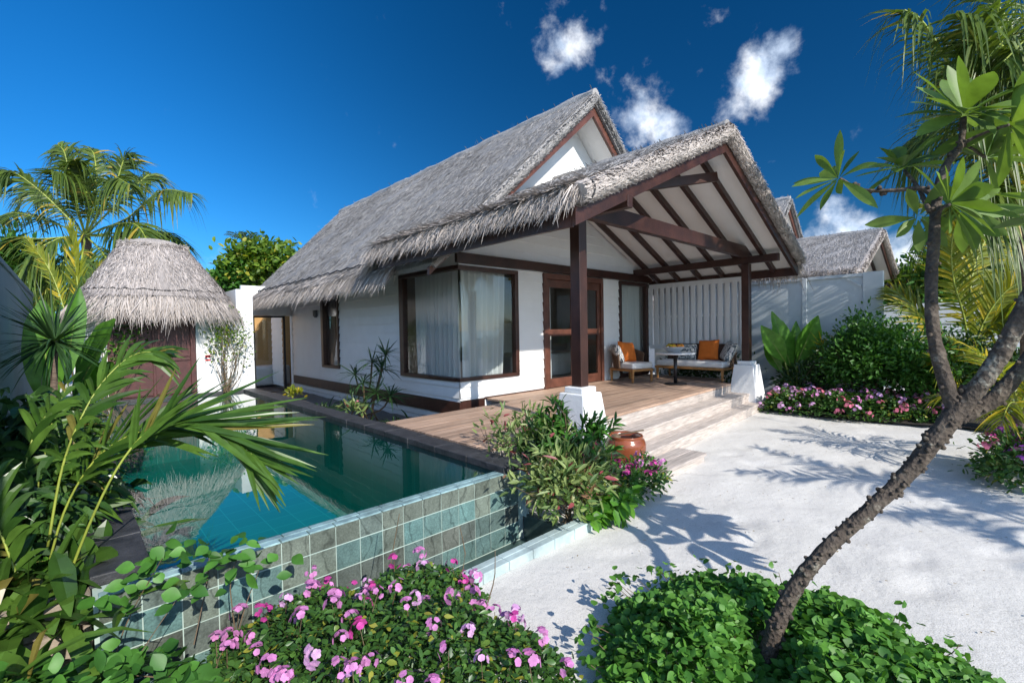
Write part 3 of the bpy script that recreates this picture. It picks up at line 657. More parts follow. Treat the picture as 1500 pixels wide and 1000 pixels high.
# door: frame, two leaves
fr = MB(); fr.box(5.99, 6.07, YW-.05, YW+.08, .45, 2.49); fr.box(7.66, 7.74, YW-.05, YW+.08, .45, 2.49); fr.box(6.07, 7.66, YW-.05, YW+.08, 2.39, 2.49)
dr = fr.build('double_door', MT['redwood'], villa, bevel=.006)
for xa, xb in ((6.075, 6.863), (6.867, 7.655)):
    lf = MB()
    for b in ((xa, xa+.085, .46, 2.385), (xb-.085, xb, .46, 2.385), (xa+.085, xb-.085, .46, .62), (xa+.085, xb-.085, 1.38, 1.50), (xa+.085, xb-.085, 2.25, 2.385)): lf.box(b[0], b[1], YW-.02, YW+.03, b[2], b[3])
    l = lf.build('door_leaf', MT['redwood'], dr, bevel=.004)
    for za, zb in ((.62, 1.38), (1.5, 2.25)): g = MB(); g.add([(xa+.085, YW+.004, za), (xb-.085, YW+.004, za), (xb-.085, YW+.004, zb), (xa+.085, YW+.004, zb)], [(0, 1, 2, 3)]); g.build('pane', MT['glass'], l)
mb = MB(); mb.tube([(6.80, YW-.06, 1.25), (6.80, YW-.06, 1.62)], .012, 8); mb.tube([(6.80, YW-.06, 1.28), (6.80, YW-.021, 1.28)], .008, 6); mb.tube([(6.80, YW-.06, 1.59), (6.80, YW-.021, 1.59)], .008, 6); mb.build('handle', MT['black'], dr)
curtain((6.1, YW+.32), (6.55, YW+.32), .46, 2.5, seed=5).build('curtain', MT['curtain'], dr, smooth=True)
# window by the louvre fence
fr = MB()
for b in ((8.33, 8.40, .46, 2.49), (9.36, 9.46, .46, 2.49), (8.40, 9.36, 2.42, 2.49), (8.40, 9.36, .46, .54)): fr.box(b[0], b[1], YW-.045, YW+.06, b[2], b[3])
rw = fr.build('tall_window', MT['dark'], villa, bevel=.005)
mb = MB(); mb.add([(8.402, YW, .542), (9.358, YW, .542), (9.358, YW, 2.418), (8.402, YW, 2.418)], [(0, 1, 2, 3)]); mb.build('pane', MT['glass'], rw)
curtain((8.37, YW+.15), (9.40, YW+.15), .5, 2.48, amp=.04, wl=.13, seed=3).build('curtain', MT['curtain'], rw, smooth=True)
# side window
fr = MB()
for b in ((9.75, 9.81, .735, 2.32), (10.56, 10.68, .735, 2.32), (9.81, 10.56, .735, .79), (9.81, 10.56, 2.26, 2.32)): fr.box(XW-.05, XW+.1, b[0], b[1], b[2], b[3])
sw_ = fr.build('side_window', MT['dark'], villa, bevel=.005)
mb = MB(); mb.add([(XW+.02, 10.558, .792), (XW+.02, 9.812, .792), (XW+.02, 9.812, 2.258), (XW+.02, 10.558, 2.258)], [(0, 1, 2, 3)]); mb.build('pane', MT['glass'], sw_)
mb = MB(); mb.box(XW+.05, XW+.09, 10.1, 10.55, .80, 2.25); mb.build('shutter', MT['dark'], sw_)
curtain((XW+.13, 9.83), (XW+.13, 10.06), .8, 2.3, seed=4).build('curtain', MT['curtain'], sw_, smooth=True)
mb = MB(); mb.box(XW-.09, XW-.012, 10.93, 11.03, 1.90, 2.04); mb.box(XW-.075, XW-.02, 10.95, 11.01, 1.87, 1.899); mb.build('wall_lamp', MT['lampm'], villa, bevel=.008)
# bathroom door and what is seen through it
fr = MB(); fr.box(3.93, 3.985, YE+.04, YE+.10, .02, 1.965); fr.box(3.22, 3.275, YE+.04, YE+.10, .02, 1.965); fr.box(3.275, 3.93, YE+.04, YE+.10, 1.92, 1.965)
bd = fr.build('bathroom_door', MT['black'], villa)
mb = MB(); mb.add([(3.277, YE+.07, .03), (3.928, YE+.07, .03), (3.928, YE+.07, 1.918), (3.277, YE+.07, 1.918)], [(0, 1, 2, 3)]); mb.build('pane', MT['glass'], bd)
mb = MB(); mb.box(2.4, 5.2, 15.2, 15.3, 0, 2.6); mb.build('bathroom_wall', MT['warm'], villa)
mb = MB(); mb.box(3.4, 4.6, 14.3, 15.0, .05, .60); mb.build('bathtub', MT['tub'], villa, bevel=.06)
mb = MB(); mb.box(2.8, 4.15, YE+.2, 15.19, -.03, .02); mb.build('bathroom_floor', MT['dark'], villa)
mb = MB(); siding(mb, (4.1, 14.2), (4.1, 13.3), .1, 2.4, S); mb.box(4.08, 4.115, 13.3, 14.2, .25, .42); mb.build('bathroom_partition', MT['white'], villa)

# ---------------- roofs
def strands(mb, P, down, nor, n_, L, W, lift=.03, jit=.12):
    """short straws lying on a surface: P points, down-slope dir, normal"""
    n = len(P); d = nrm(down+rng.normal(0, jit, (n, 3))); sd = nrm(np.cross(d, nor)+rng.normal(0, .25, (n, 3)))
    Ls = L*rng.uniform(.5, 1.3, n)[:, None]; lf = rng.uniform(.1, 1, n)[:, None]*lift
    C = np.stack([P-d*Ls*.5+nor*.004, P+nor*lf*.55, P+d*Ls*.5+nor*lf], 1)
    Wd = (W*rng.uniform(.5, 1.4, n))[:, None]*A(.9, 1, .35)[None]
    ribbons(mb, C, sd, Wd)
def fringe_line(mb, pts, out, n, L, W, top=.0, spread=.22, depth=.3, curl=1.0):
    """hanging straws along polyline pts; out = outward horizontal dir"""
    pts = np.asarray(pts, float); seg = np.linalg.norm(np.diff(pts, axis=0), axis=1); cs = np.concatenate([[0], np.cumsum(seg)])
    s = rng.uniform(0, cs[-1], n); i = np.clip(np.searchsorted(cs, s)-1, 0, len(seg)-1); f = ((s-cs[i])/seg[i])[:, None]
    P = pts[i]*(1-f)+pts[i+1]*f; tdir = nrm(pts[i+1]-pts[i])
    out = np.asarray(out, float); out = out if out.ndim == 2 else np.tile(out, (n, 1))
    if out.shape[0] != n: out = out[i]
    back = rng.uniform(-.25, 1, n)[:, None]
    Ls = (L*rng.uniform(.45, 1.15, n)*np.where(rng.uniform(0, 1, n) < .06, 1.4, 1))[:, None]
    d0 = nrm(out*(.75+.25*back)-Z*(.55+rng.uniform(0, .35, n))[:, None]+tdir*rng.normal(0, spread, (n, 1)))
    P = P-out*depth*back*.5+Z*(rng.uniform(-.05, .05, (n, 1))+top-.06*(1-back))
    t = np.linspace(0, 1, 5)[None, :, None]
    C = P[:, None]+d0[:, None]*Ls[:, None]*t-Z*(.55*curl)*Ls[:, None]*t**2.0+tdir[:, None]*rng.normal(0, .06, (n, 1, 1))*t**2
    sd = nrm(tdir+rng.normal(0, .55, (n, 3)))
    ribbons(mb, C, sd, (W*rng.uniform(.5, 1.35, n))[:, None]*A(.9, 1, .9, .65, .15)[None])
def roofslab(mb, e0, e1, r1, r0, th, nx=60, ny=40, bumpy=.018, edge=.10):
    """thatch slab: outer surface corners e0,e1 (eave), r1,r0 (ridge); thickness th"""
    e0, e1, r1, r0 = (A(*p) for p in (e0, e1, r1, r0))
    s = np.linspace(0, 1, nx)[:, None, None]; t = np.linspace(0, 1, ny)[None, :, None]
    P = (e0*(1-s)+e1*s)*(1-t)+(r0*(1-s)+r1*s)*t
    nor = nrm(np.cross(e1-e0, r0-e0)); nor = nor if nor[2] > 0 else -nor
    dd = np.minimum(np.minimum(s*np.linalg.norm(e1-e0), (1-s)*np.linalg.norm(e1-e0)), t*np.linalg.norm(r0-e0))
    rnd = -edge*np.clip(1-dd/.14, 0, 1)**2
    nz = bumpy*(vnoise(P[..., 0]*2+P[..., 1]*2.3, P[..., 2]*3+P[..., 1]*.5, 5)-.5)*2+bumpy*.6*(vnoise(P[..., 1]*9, P[..., 2]*9, 6)-.5)*2
    T = P+nor*(rnd+nz[..., None]); B = P-nor*th
    mb.grid(T); mb.grid(B[::-1])
    for a, b in ((T[0], B[0]), (B[-1], T[-1]), (B[:, 0], T[:, 0]), (T[:, -1], B[:, -1])): mb.grid(np.stack([a, b], 1)[::-1])
    return nor
def slopepts(e0, e1, r1, r0, n, clip=None):
    e0, e1, r1, r0 = (A(*p) for p in (e0, e1, r1, r0))
    s = rng.uniform(0, 1, (n, 1)); t = rng.uniform(0, 1, (n, 1))
    P = (e0*(1-s)+e1*s)*(1-t)+(r0*(1-s)+r1*s)*t
    if clip is not None: P = P[clip(P)]
    return P
# main roof
MX, MZ, MEX, MEZ, MY0, MYE, MYR = 6.86, 5.70, 3.28, 2.44, 4.98, 13.2, 15.7
MSL = (MZ-MEZ)/(MX-MEX)
eL0, eL1, rR1, rR0 = (MEX, MY0, MEZ), (MEX, MYE, MEZ), (MX, MYR, MZ), (MX, MY0, MZ)
XR = 2*MX-MEX
mb = MB(); nl = roofslab(mb, eL0, eL1, rR1, rR0, .17, 110, 50)
nr = roofslab(mb, (XR, MY0, MEZ), (XR, MYE, MEZ), rR1, rR0, .17, 30, 20)
mb.add([(MEX+.15, MYE-.05, MEZ-.02), (XR-.15, MYE-.05, MEZ-.02), (MX, MYR-.05, MZ-.1)], [(0, 1, 2)])
P = slopepts(eL0, eL1, rR1, rR0, 64000); dn = nrm(A(MEX-MX, 0, MEZ-MZ))
strands(mb, P, dn, nl, None, .30, .0085, .016, .07)
P = slopepts((XR, MY0, MEZ), (XR, MYE, MEZ), rR1, rR0, 4000); strands(mb, P, A(-dn[0], 0, dn[2]), nr, None, .30, .016, .035)
q = np.linspace(MY0, MYR, 60); mb.tube(np.column_stack([np.full(60, MX), q, MZ-.05+.012*np.sin(q*5)]), .10, 10, .06)
mroof = mb.build('main_roof', MT['thatch'], villa)
mb = MB()
for k in range(2):    # rolled cut edge along the gable
    xe = MEX+.1 if k == 0 else XR-.1
    p = np.linspace(0, 1, 90)[:, None]; mb.tube((A(xe, MY0+.03, MEZ-.02)*(1-p)+A(MX, MY0+.03, MZ-.10)*p), .075, 9, .05)
    n = 3200; t = rng.uniform(0, 1, (n, 1)); an = rng.uniform(-2.2, 1.0, n); nn = np.stack([0*an, -np.cos(an), np.sin(an)], 1)
    P = A(xe, MY0+.03, MEZ-.02)*(1-t)+A(MX, MY0+.03, MZ-.10)*t+nn*.078; dd = nrm(A(xe-MX, 0, MEZ-MZ)*.8+rng.normal(0, .45, (n, 3))); dd -= nn*np.sum(dd*nn, 1, keepdims=True); strands(mb, P, dd, nn, None, .16, .013, .02, .1)
mb.build('gable_edge', MT['thatch'], mroof)
mb = MB(); fringe_line(mb, [(MEX-.02, 5.9, MEZ-.01), (MEX-.02, MYE, MEZ-.01)], A(-1, 0, 0), 8000, .25, .010, .0, .25, .3, .7)
P = slopepts((MEX-.05, 5.7, MEZ-.06), (MEX-.05, MYE, MEZ-.06), (MEX+.25, MYE, MEZ+.2), (MEX+.25, 5.7, MEZ+.2), 2600); strands(mb, P, dn, nl, None, .25, .016, .05)
mb.build('fringe', MT['fringe'], mroof)
mb = MB(); q = np.arange(5.9, 13.15, .02); zz = MEZ+.12-.035*np.abs(np.sin(q*math.pi/.42)); mb.tube(np.column_stack([MEX+.11+.0*q+(zz-MEZ-.12)*.9, q, zz+.035]), .012, 5); mb.build('binding_cord', MT['cord'], mroof)
# main gable: wall, boards, soffit
mb = MB(); apx = MZ-.30
def lim2(z):
    h = max(0.0, (apx-z)/MSL); return max(0, (MX-h-XW)/(XE-XW)), min(1, (MX+h-XW)/(XE-XW))
mb.add([(XW, YW+.03, 2.9), (XE, YW+.03, 2.9), (MX+.0, YW+.03, apx)], [(0, 1, 2)])
mb.build('upper_gable', MT['plaster'], villa)
mb = MB()
for sgn in (-1, 1):
    b0 = A(MX+sgn*(MX-MEX-.05), MY0+.05, MEZ-.12); b1 = A(MX, MY0+.05, MZ-.165)
    a, b = b0, b1; d = b-a
    off = A(0, 0, -.25); off0 = A(0, 0, -.10)
    mb2 = MB(); mb2.hexa([a+A(0, 0, 0), a+A(0, .05, 0), b+A(0, .05, 0), b][::1], [a+off0, a+off0+A(0, .05, 0), b+off+A(0, .05, 0), b+off]); mb2.build('barge_board', MT['redwood'], villa)
    u0, u1 = a+(b-a)*.27+A(0, .05, -.14), b+A(0, .05, -.14)
    mb.add([u0, u0+A(0, .55, 0), u1+A(0, .55, 0), u1], [(0, 1, 2, 3)])
mb.build('upper_soffit', MT['ceiling'], villa)
# porch roof
PY0, PEX = 2.55, 3.17
PEZ = pz(PEX)+.225; PTZ = PRZ+.21; PXR = 2*PRX-PEX; PY1 = 6.25; PYR = 6.6
mb = MB()
pe0, pe1, pr1, pr0 = (PEX, PY0, PEZ), (PEX, PY1, PEZ), (PRX, PYR, PTZ), (PRX, PY0, PTZ)
nl2 = roofslab(mb, pe0, pe1, pr1, pr0, .15, 60, 40); qe0, qe1 = (PXR, PY0, PEZ), (PXR, PYR, PEZ)
nr2 = roofslab(mb, qe0, qe1, pr1, pr0, .15, 40, 30)
dn2 = nrm(A(PEX-PRX, 0, PEZ-PTZ)); P = slopepts(pe0, pe1, pr1, pr0, 15000); strands(mb, P, dn2, nl2, None, .28, .0095, .02, .10)
P = slopepts(qe0, qe1, pr1, pr0, 7000); strands(mb, P, A(-dn2[0], 0, dn2[2]), nr2, None, .28, .012, .035, .12)
q = np.linspace(PY0-.03, PYR, 30); mb.tube(np.column_stack([np.full(30, PRX), q, PTZ-.06+.01*np.sin(q*6)]), .115, 12, .05)
proof = mb.build('porch_roof', MT['thatch'], villa)
mb = MB()
for xe in (PEX+.06, PXR-.06):
    p = np.linspace(0, 1, 60)[:, None]; C0 = A(xe, PY0-.01, PEZ-.085)*(1-p)+A(PRX, PY0-.01, PTZ-.10)*p
    mb.tube(C0, .100, 12, .04)
    n = 2600; t = rng.uniform(0, 1, (n, 1)); an = rng.uniform(-2.4, 1.2, n)
    nn = np.stack([0*an, -np.cos(an), -np.sin(an)], 1); nn[:, 2] = -nn[:, 2]
    P = A(xe, PY0-.01, PEZ-.085)*(1-t)+A(PRX, PY0-.01, PTZ-.10)*t+nn*.102
    dd = nrm(A(xe-PRX, 0, PEZ-PTZ)*.8+rng.normal(0, .5, (n, 3))); dd -= nn*np.sum(dd*nn, 1, keepdims=True)
    strands(mb, P, dd, nn, None, .13, .012, .018, .1)
mb.build('gable_edge', MT['fringe'], proof)
mb = MB(); fringe_line(mb, [(PEX-.02, PY0-.03, PEZ-.03), (PEX-.02, PY1, PEZ-.03)], A(-1, 0, 0), 8500, .21, .0095, .02, .3, .3, .55)
P = slopepts((PEX-.05, PY0, PEZ-.05), (PEX-.05, PY1, PEZ-.05), (PEX+.28, PY1, PEZ+.11), (PEX+.28, PY0, PEZ+.11), 2600); strands(mb, P, dn2, nl2, None, .26, .016, .06, .2)
fringe_line(mb, [(PEX, PY1-.02, PEZ-.02), (PEX+.55, PY1+.12, PEZ-.0)], A(-.5, .9, 0), 500, .36, .015, .0)
fringe_line(mb, [(PXR+.02, PY0-.02, PEZ-.05), (PXR+.02, PYR, PEZ-.05)], A(1, 0, 0), 1500, .32, .015, .0)
mb.build('fringe', MT['fringe'], proof)
mb = MB(); a = np.linspace(-2.2, 1.3, 14); mb.tube(np.column_stack([np.full(14, PEX+.14)+.02*np.sin(a), PY0-.01-.112*np.cos(a), PEZ-.055+.112*np.sin(a)]), .013, 6); mb.build('binding_cord', MT['cord'], proof)
# ceiling boards
mb = MB()
for sgn in (-1, 1):
    a = A(PRX+sgn*(PRX-PEX-.06), PY0+.05, pz(PEX+.06)); b = A(PRX, PY0+.05, PRZ)
    y2 = YW+(0 if sgn > 0 else .0)
    B = [a, A(b[0], b[1], b[2]), A(b[0], y2, b[2]), A(a[0], y2, a[2])]; mb.hexa(B, [p+A(0, 0, .02) for p in B])
mb.build('ceiling', MT['ceiling'], villa)
def rbar(name, a, b, w, h, mt='dark', up=None): 
    mb = MB(); mb.bar(a, b, w, h, up); return mb.build(name, MT[mt], villa, bevel=.006)
for sgn in (-1, 1):
    ex = PRX+sgn*(PRX-PEX-.04); ez = pz(PEX+.04)
    mb = MB(); a = A(ex, PY0+.01, ez+.02); b = A(PRX, PY0+.01, PRZ+.02); o = A(0, 0, -.17); t_ = A(0, .045, 0)
    mb.hexa([a, a+t_, b+t_, b], [a+o, a+o+t_, b+o+t_, b+o]); mb.build('barge_board', MT['dark'], villa)
    mb = MB(); mb.box(min(ex, ex-sgn*.04), max(ex, ex-sgn*.04), PY0+.06, YW+(.6 if sgn < 0 else .4), ez-.15, ez-.006); mb.build('fascia', MT['dark'], villa)
    for y in np.arange(PY0+.40, YW-.1, .47):
        e = A(PRX+sgn*(PRX-PEX-.10), y, pz(PEX+.10)-.055); r = A(PRX+sgn*.01, y, PRZ-.055); rbar('rafter', e, r, .065, .10)
PX1, PX2, PYP = 4.065, 8.935, 3.21
for x in (PX1, PX2): rbar('wall_plate', (x, PY0-.0+(.0 if x < 5 else .12), pz(x)-.17), (x, YW-.01, pz(x)-.17), .09, .13)
rbar('tie_beam', (PX1+.0, PYP, 2.83), (PX2+.16, PYP, 2.83), .10, .20)
rbar('ridge_beam', (PRX, PY0+.06, PRZ-.10), (PRX, YW-.012, PRZ-.10), .05, .13)
def on_slope(u, v, side):
    d = ray(u, v); # plane z = PRZ-.13 - PSL*side*(x-PRX)
    t = (PRZ-.16+PSL*side*PRX-CAM[2])/(d[2]+PSL*side*d[0]); return CAM+d*t
ca, cb = ony(880, 281, PYP+.35), on_slope(1049, 259, 1)
rbar('collar_beam', ca, cb, .07, .13)
for x in (PX1, PX2):
    mb = MB(); mb.box(x-.066, x+.066, PYP-.066, PYP+.066, .866, pz(x)-.24); po = mb.build('post', MT['dark'], villa, bevel=.006)
    mb = MB(); r0, r1 = .27, .165
    mb.hexa([(x-r0, PYP-r0, -.05), (x+r0, PYP-r0, -.05), (x+r0, PYP+r0, -.05), (x-r0, PYP+r0, -.05)], [(x-r1, PYP-r1, .80), (x+r1, PYP-r1, .80), (x+r1, PYP+r1, .80), (x-r1, PYP+r1, .80)])
    mb.box(x-.125, x+.125, PYP-.125, PYP+.125, .802, .865); mb.build('pedestal', MT['plaster'], po, bevel=.012)

# neighbour villas: the same house further along
SKIP = ('room', 'bed', 'corner_window', 'double_door', 'tall_window', 'side_window', 'wall_lamp', 'bathroom_door', 'bathroom_wall', 'bathtub', 'bathroom_floor', 'bathroom_partition', 'skirting_slats', 'skirting_band', 'rear_wall', 'front_wall', 'side_wall', 'lintel_beam', 'end_pier')
mb = MB(); siding(mb, (XW, YW), (XE, YW), .1, 2.62, F); siding(mb, (XW, YE), (XW, YW), .1, 2.6, S); siding(mb, (XW, YW), (XE, YW), 2.62, PRZ-.05, F, lim); plain = mb.build('plain_wall', MT['white'])
plain.parent = None
NB = [((10.45, -.15, 0), 'neighbouring thatched villa behind the grey screen wall'), ((21.5, -.3, 0), 'second thatched villa beyond, half hidden by palm fronds')]
for T, lb in NB:
    c = copy_tree(villa, None, SKIP); c.location = A(*VC)+A(*T)
    tag(c, lb, 'villa', 'thatched villas in a row'); pw = plain.copy(); COL.objects.link(pw); pw.parent = c; pw.location = -A(*VC); pw.name = 'front_wall'
villa['group'] = 'thatched villas in a row'
bpy.data.objects.remove(plain)

# ================================================================== DECK
deck = thing('timber_deck', (6.5, 4.2, 0), 'weathered brown plank porch deck with steps down to the sand', 'deck')
def yk(x, y):
    t = (5.54-y)/(5.54-3.216); return y+t*.044*(x-4.45)
mb = MB(); ny = 17; y_e = np.linspace(3.216, 5.525, ny+1)
for a, b in zip(y_e[:-1], y_e[1:]):
    b -= .006
    if a < 3.5: lim_ = [(2.634, 6.2), (6.204, 8.78)]
    elif b < 5.10: lim_ = [(2.634, 5.1), (5.104, 7.5), (7.504, 9.5)]
    else: lim_ = [(4.66, 6.9), (6.904, 9.5)]
    for x0, x1 in lim_:
        q = [(x0, yk(x0, a)), (x1, yk(x1, a)), (x1, yk(x1, b)), (x0, yk(x0, b))]; dz = rng.uniform(-.0015, .0015)
        mb.hexa([(*p, .418) for p in q], [(*p, .45+dz) for p in q])
mb.build('deck_boards', MT['deck'], deck, bevel=.003, seg=1)
def skew(mb, x0, x1, yl, yr, dl, z0, z1):
    f = lambda x: yl+(yr-yl)*(x-x0)/(x1-x0)
    mb.hexa([(x0, yl, z0), (x1, yr, z0), (x1, yr+dl, z0), (x0, yl+dl, z0)], [(x0, yl, z1), (x1, yr, z1), (x1, yr+dl, z1), (x0, yl+dl, z1)])
mb = MB(); skew(mb, 2.634, 8.78, yk(2.634, 3.212), yk(8.78, 3.212), .035, .30, .4165); skew(mb, 2.634, 2.67, 3.2, 3.2, 1.9, .05, .4165); skew(mb, 2.634, 8.8, 3.19, 3.45, .03, 0, .295); mb.box(8.75, 8.779, 3.47, 3.7, .3, .4165); mb.build('fascia', MT['step'], deck)
def step(x0, x1, yl, yr, d, z, n=2):
    mb = MB(); w_ = d/n
    for i in range(n): skew(mb, x0, x1, yl+i*w_, yr+i*w_, w_-.005, z-.032, z)
    skew(mb, x0, x1, yl+.012, yr+.012, .03, z-.152, z-.033); skew(mb, x0+.001, x0+.03, yl+.045, yl+.045, d-.06, z-.152, z-.033); skew(mb, x1-.03, x1-.001, yr+.045, yr+.045, d-.06, z-.152, z-.033)
    return mb.build('step', MT['step'], deck, bevel=.003, seg=1)
step(4.36, 9.42, 2.893, 3.115, .33, .30); step(4.36, 9.34, 2.625, 2.93, .30, .15)
mb = MB()
for i in range(2): mb.box(4.215, 5.09, 2.255+i*.17, 2.42+i*.17, .062, .098)
mb.box(4.235, 5.07, 2.275, 2.57, -.03, .061); tag(mb.build('low_step_block', MT['step'], bevel=.004), 'low wooden block on the sand at the foot of the deck steps beside the jar', 'step')

# ================================================================== HUT AND WALLS
hut = thing('thatched_hut', (1.15, 11.1, 0), 'small hut with rounded grey thatch and a dark red door beyond the pool', 'hut')
HCX, HCY = 1.18, 11.15
def ring(t):
    """t 0 eave .. 1 top"""
    hx = .47+(1.10-.47)*(1-t)**.93; hy = .20+(1.22-.20)*(1-t)**.93
    z = 2.20+1.00*t-.30*np.clip(t-.8, 0, 1)**2*2
    return hx, hy, z
def ringpts(t, an):
    t = np.broadcast_to(t, an.shape); hx, hy, z = ring(t); e = .55
    c, s = np.cos(an), np.sin(an)
    return np.stack([HCX+hx*np.sign(c)*np.abs(c)**e, HCY+hy*np.sign(s)*np.abs(s)**e, z], -1)
mb = MB(); an = np.linspace(0, 2*np.pi, 97)
tt = np.linspace(0, 1, 26)
Pg = np.stack([ringpts(t, an) for t in tt], 0)
cap = [Pg]
for k, (sx, dz) in enumerate(((.92, .055), (.76, .115), (.50, .16), (.2, .18))):
    q = Pg[-1].copy() if k == 0 else None
    base_ = Pg[25].copy(); ctr = A(HCX, HCY, 0); base_[:, :2] = ctr[:2]+(base_[:, :2]-ctr[:2])*sx; base_[:, 2] += dz; cap.append(base_[None])
Pg2 = np.concatenate(cap, 0)
mb.grid(Pg2[:, ::-1])
n = 17000; t = rng.uniform(0, 1, n)**1.1; aa = rng.uniform(0, 2*np.pi, n)
p0 = ringpts(t, aa); p1 = ringpts(np.clip(t-.03, -.05, 1), aa); dn3 = nrm(p1-p0); tg = nrm(ringpts(t, aa+.02)-p0); no = nrm(np.cross(tg, -dn3)); no = np.where(no[:, 2:3] < 0, -no, no)
strands(mb, p0, dn3, no, None, .22, .013, .03, .14)
aa = rng.uniform(0, 2*np.pi, 1600); b_ = ringpts(1.0, aa); b_[:, 2] += rng.uniform(-.02, .06, 1600); o_ = nrm(np.column_stack([b_[:, 0]-HCX, (b_[:, 1]-HCY)*3, np.zeros(1600)]))
strands(mb, b_+o_*.01, nrm(np.cross(o_, Z)+rng.normal(0, .3, (1600, 3))), o_, None, .16, .014, .02, .2)
hr = mb.build('roof', MT['thatchy'], hut)
mb = MB(); aa = np.linspace(0, 2*np.pi, 80); rp = ringpts(.02, aa); od = nrm(np.column_stack([rp[:-1, 0]-HCX, rp[:-1, 1]-HCY, 0*rp[:-1, 0]]))
fringe_line(mb, rp, od, 6500, .40, .014, .0, .2, .18, .8); mb.build('fringe', MT['fringe'], hr)
mb = MB(); aa = np.linspace(0, 2*np.pi, 400); cp = ringpts(.10, aa); cp[:, 2] += .018-.03*np.abs(np.sin(aa*17)); oo = nrm(np.column_stack([cp[:, 0]-HCX, cp[:, 1]-HCY, 0*aa+.3])); mb.tube(cp+oo*.022, .009, 5)
cp = ringpts(.97, aa); cp[:, 2] -= .02*np.abs(np.sin(aa*9)); mb.tube(cp+oo*.02, .008, 5); mb.build('binding_cord', MT['cord'], hr)
mb = MB(); mb.box(.42, 1.66, 10.36, 10.42, 0, 2.05); mb.box(.42, .50, 10.32, 10.359, 0, 1.95); mb.box(1.58, 1.66, 10.32, 10.359, 0, 1.95); mb.box(1.02, 1.06, 10.335, 10.359, 0, 1.95)
for z in (.45, 1.05, 1.12, 1.7): mb.box(.505, 1.015, 10.34, 10.359, z, z+.05); mb.box(1.065, 1.575, 10.34, 10.359, z, z+.05)
mb.build('door', MT['darkred'], hut, bevel=.005)
mb = MB(); mb.box(.0, .418, 10.36, 10.46, 0, 2.1); mb.box(.0, .1, 10.47, 12.1, 0, 2.1); mb.box(2.2, 2.3, 10.47, 12.1, 0, 2.1); mb.box(.11, 2.19, 12.0, 12.1, 0, 2.1); mb.build('wall', MT['plaster'], hut)
mb = MB(); mb.box(1.664, 2.338, 10.305, 10.43, 0, 1.885); mb.box(2.34, 2.634, 10.302, 12.68, 0, 2.395); tag(mb.build('white_wall', MT['plaster'], bevel=.008), 'white rendered wall and tall pier between the hut and the villa', 'wall')
mb = MB(); mb.box(1.80, 1.885, 10.292, 10.304, 1.085, 1.13); mb.box(1.80, 1.885, 10.292, 10.304, 1.025, 1.05); rs = mb.build('wall_sign', MT['red']); tag(rs, 'tiny red and white sign on the white wall beside the hut door', 'sign')
mb = MB(); mb.box(1.80, 1.885, 10.293, 10.304, 1.052, 1.083); mb.build('panel', MT['signw'], rs)
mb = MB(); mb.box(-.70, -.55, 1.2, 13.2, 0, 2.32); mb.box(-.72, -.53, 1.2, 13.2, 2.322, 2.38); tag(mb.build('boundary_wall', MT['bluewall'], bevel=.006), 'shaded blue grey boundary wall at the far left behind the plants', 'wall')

gw = thing('screen_wall', (10.42, 3.6, 0), 'tall grey white screen wall with panels between posts right of the porch', 'wall')
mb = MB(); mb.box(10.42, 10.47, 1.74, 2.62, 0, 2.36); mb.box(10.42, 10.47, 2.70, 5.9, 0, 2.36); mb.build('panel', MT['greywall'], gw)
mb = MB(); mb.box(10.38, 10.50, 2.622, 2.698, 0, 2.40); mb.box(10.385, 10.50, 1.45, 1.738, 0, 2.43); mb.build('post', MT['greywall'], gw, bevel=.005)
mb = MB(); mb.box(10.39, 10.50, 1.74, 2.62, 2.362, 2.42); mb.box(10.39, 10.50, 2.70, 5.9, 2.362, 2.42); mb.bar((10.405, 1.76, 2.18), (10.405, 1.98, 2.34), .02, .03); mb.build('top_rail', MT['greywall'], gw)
lf = thing('louvre_fence', (9.6, 4.5, 0), 'white vertical slat privacy fence behind the porch sofa', 'fence')
mb = MB()
for k in range(15):
    y = 3.47+k*.142; mb.box(9.565, 9.585, y, y+.092, 1.075, 2.40)
    mb.box(9.64, 9.656, y+.098, y+.150, 1.075, 2.40)
mb.build('slat_panel', MT['louvre'], lf, bevel=.003, seg=1)
for z0, z1 in ((2.37, 2.47), (1.71, 1.765), (1.02, 1.115)):
    mb = MB(); mb.box(9.586, 9.611, 3.45, 5.53, z0, z1)
    if z1 > 2 or z0 < 1.1: mb.box(9.55, 9.564, 3.45, 5.53, z0, z1)
    mb.build('rail', MT['louvre'], lf)
mb = MB(); mb.box(9.563, 9.63, 3.38, 3.448, 0, 2.47); mb.build('post', MT['louvre'], lf, bevel=.004)
bf = thing('board_fence', (14.0, .4, 0), 'low white horizontal board fence behind the palm fronds at right', 'fence')
mb = MB()
for k in range(11): mb.box(13.9, 13.93, -3.5, 2.3, .15+k*.165, .29+k*.165)
mb.build('board_panel', MT['white'], bf)
for y in (-3.4, -1.6, .3, 2.2): mb = MB(); mb.box(13.932, 14.0, y, y+.08, 0, 2.05); mb.build('post', MT['white'], bf)

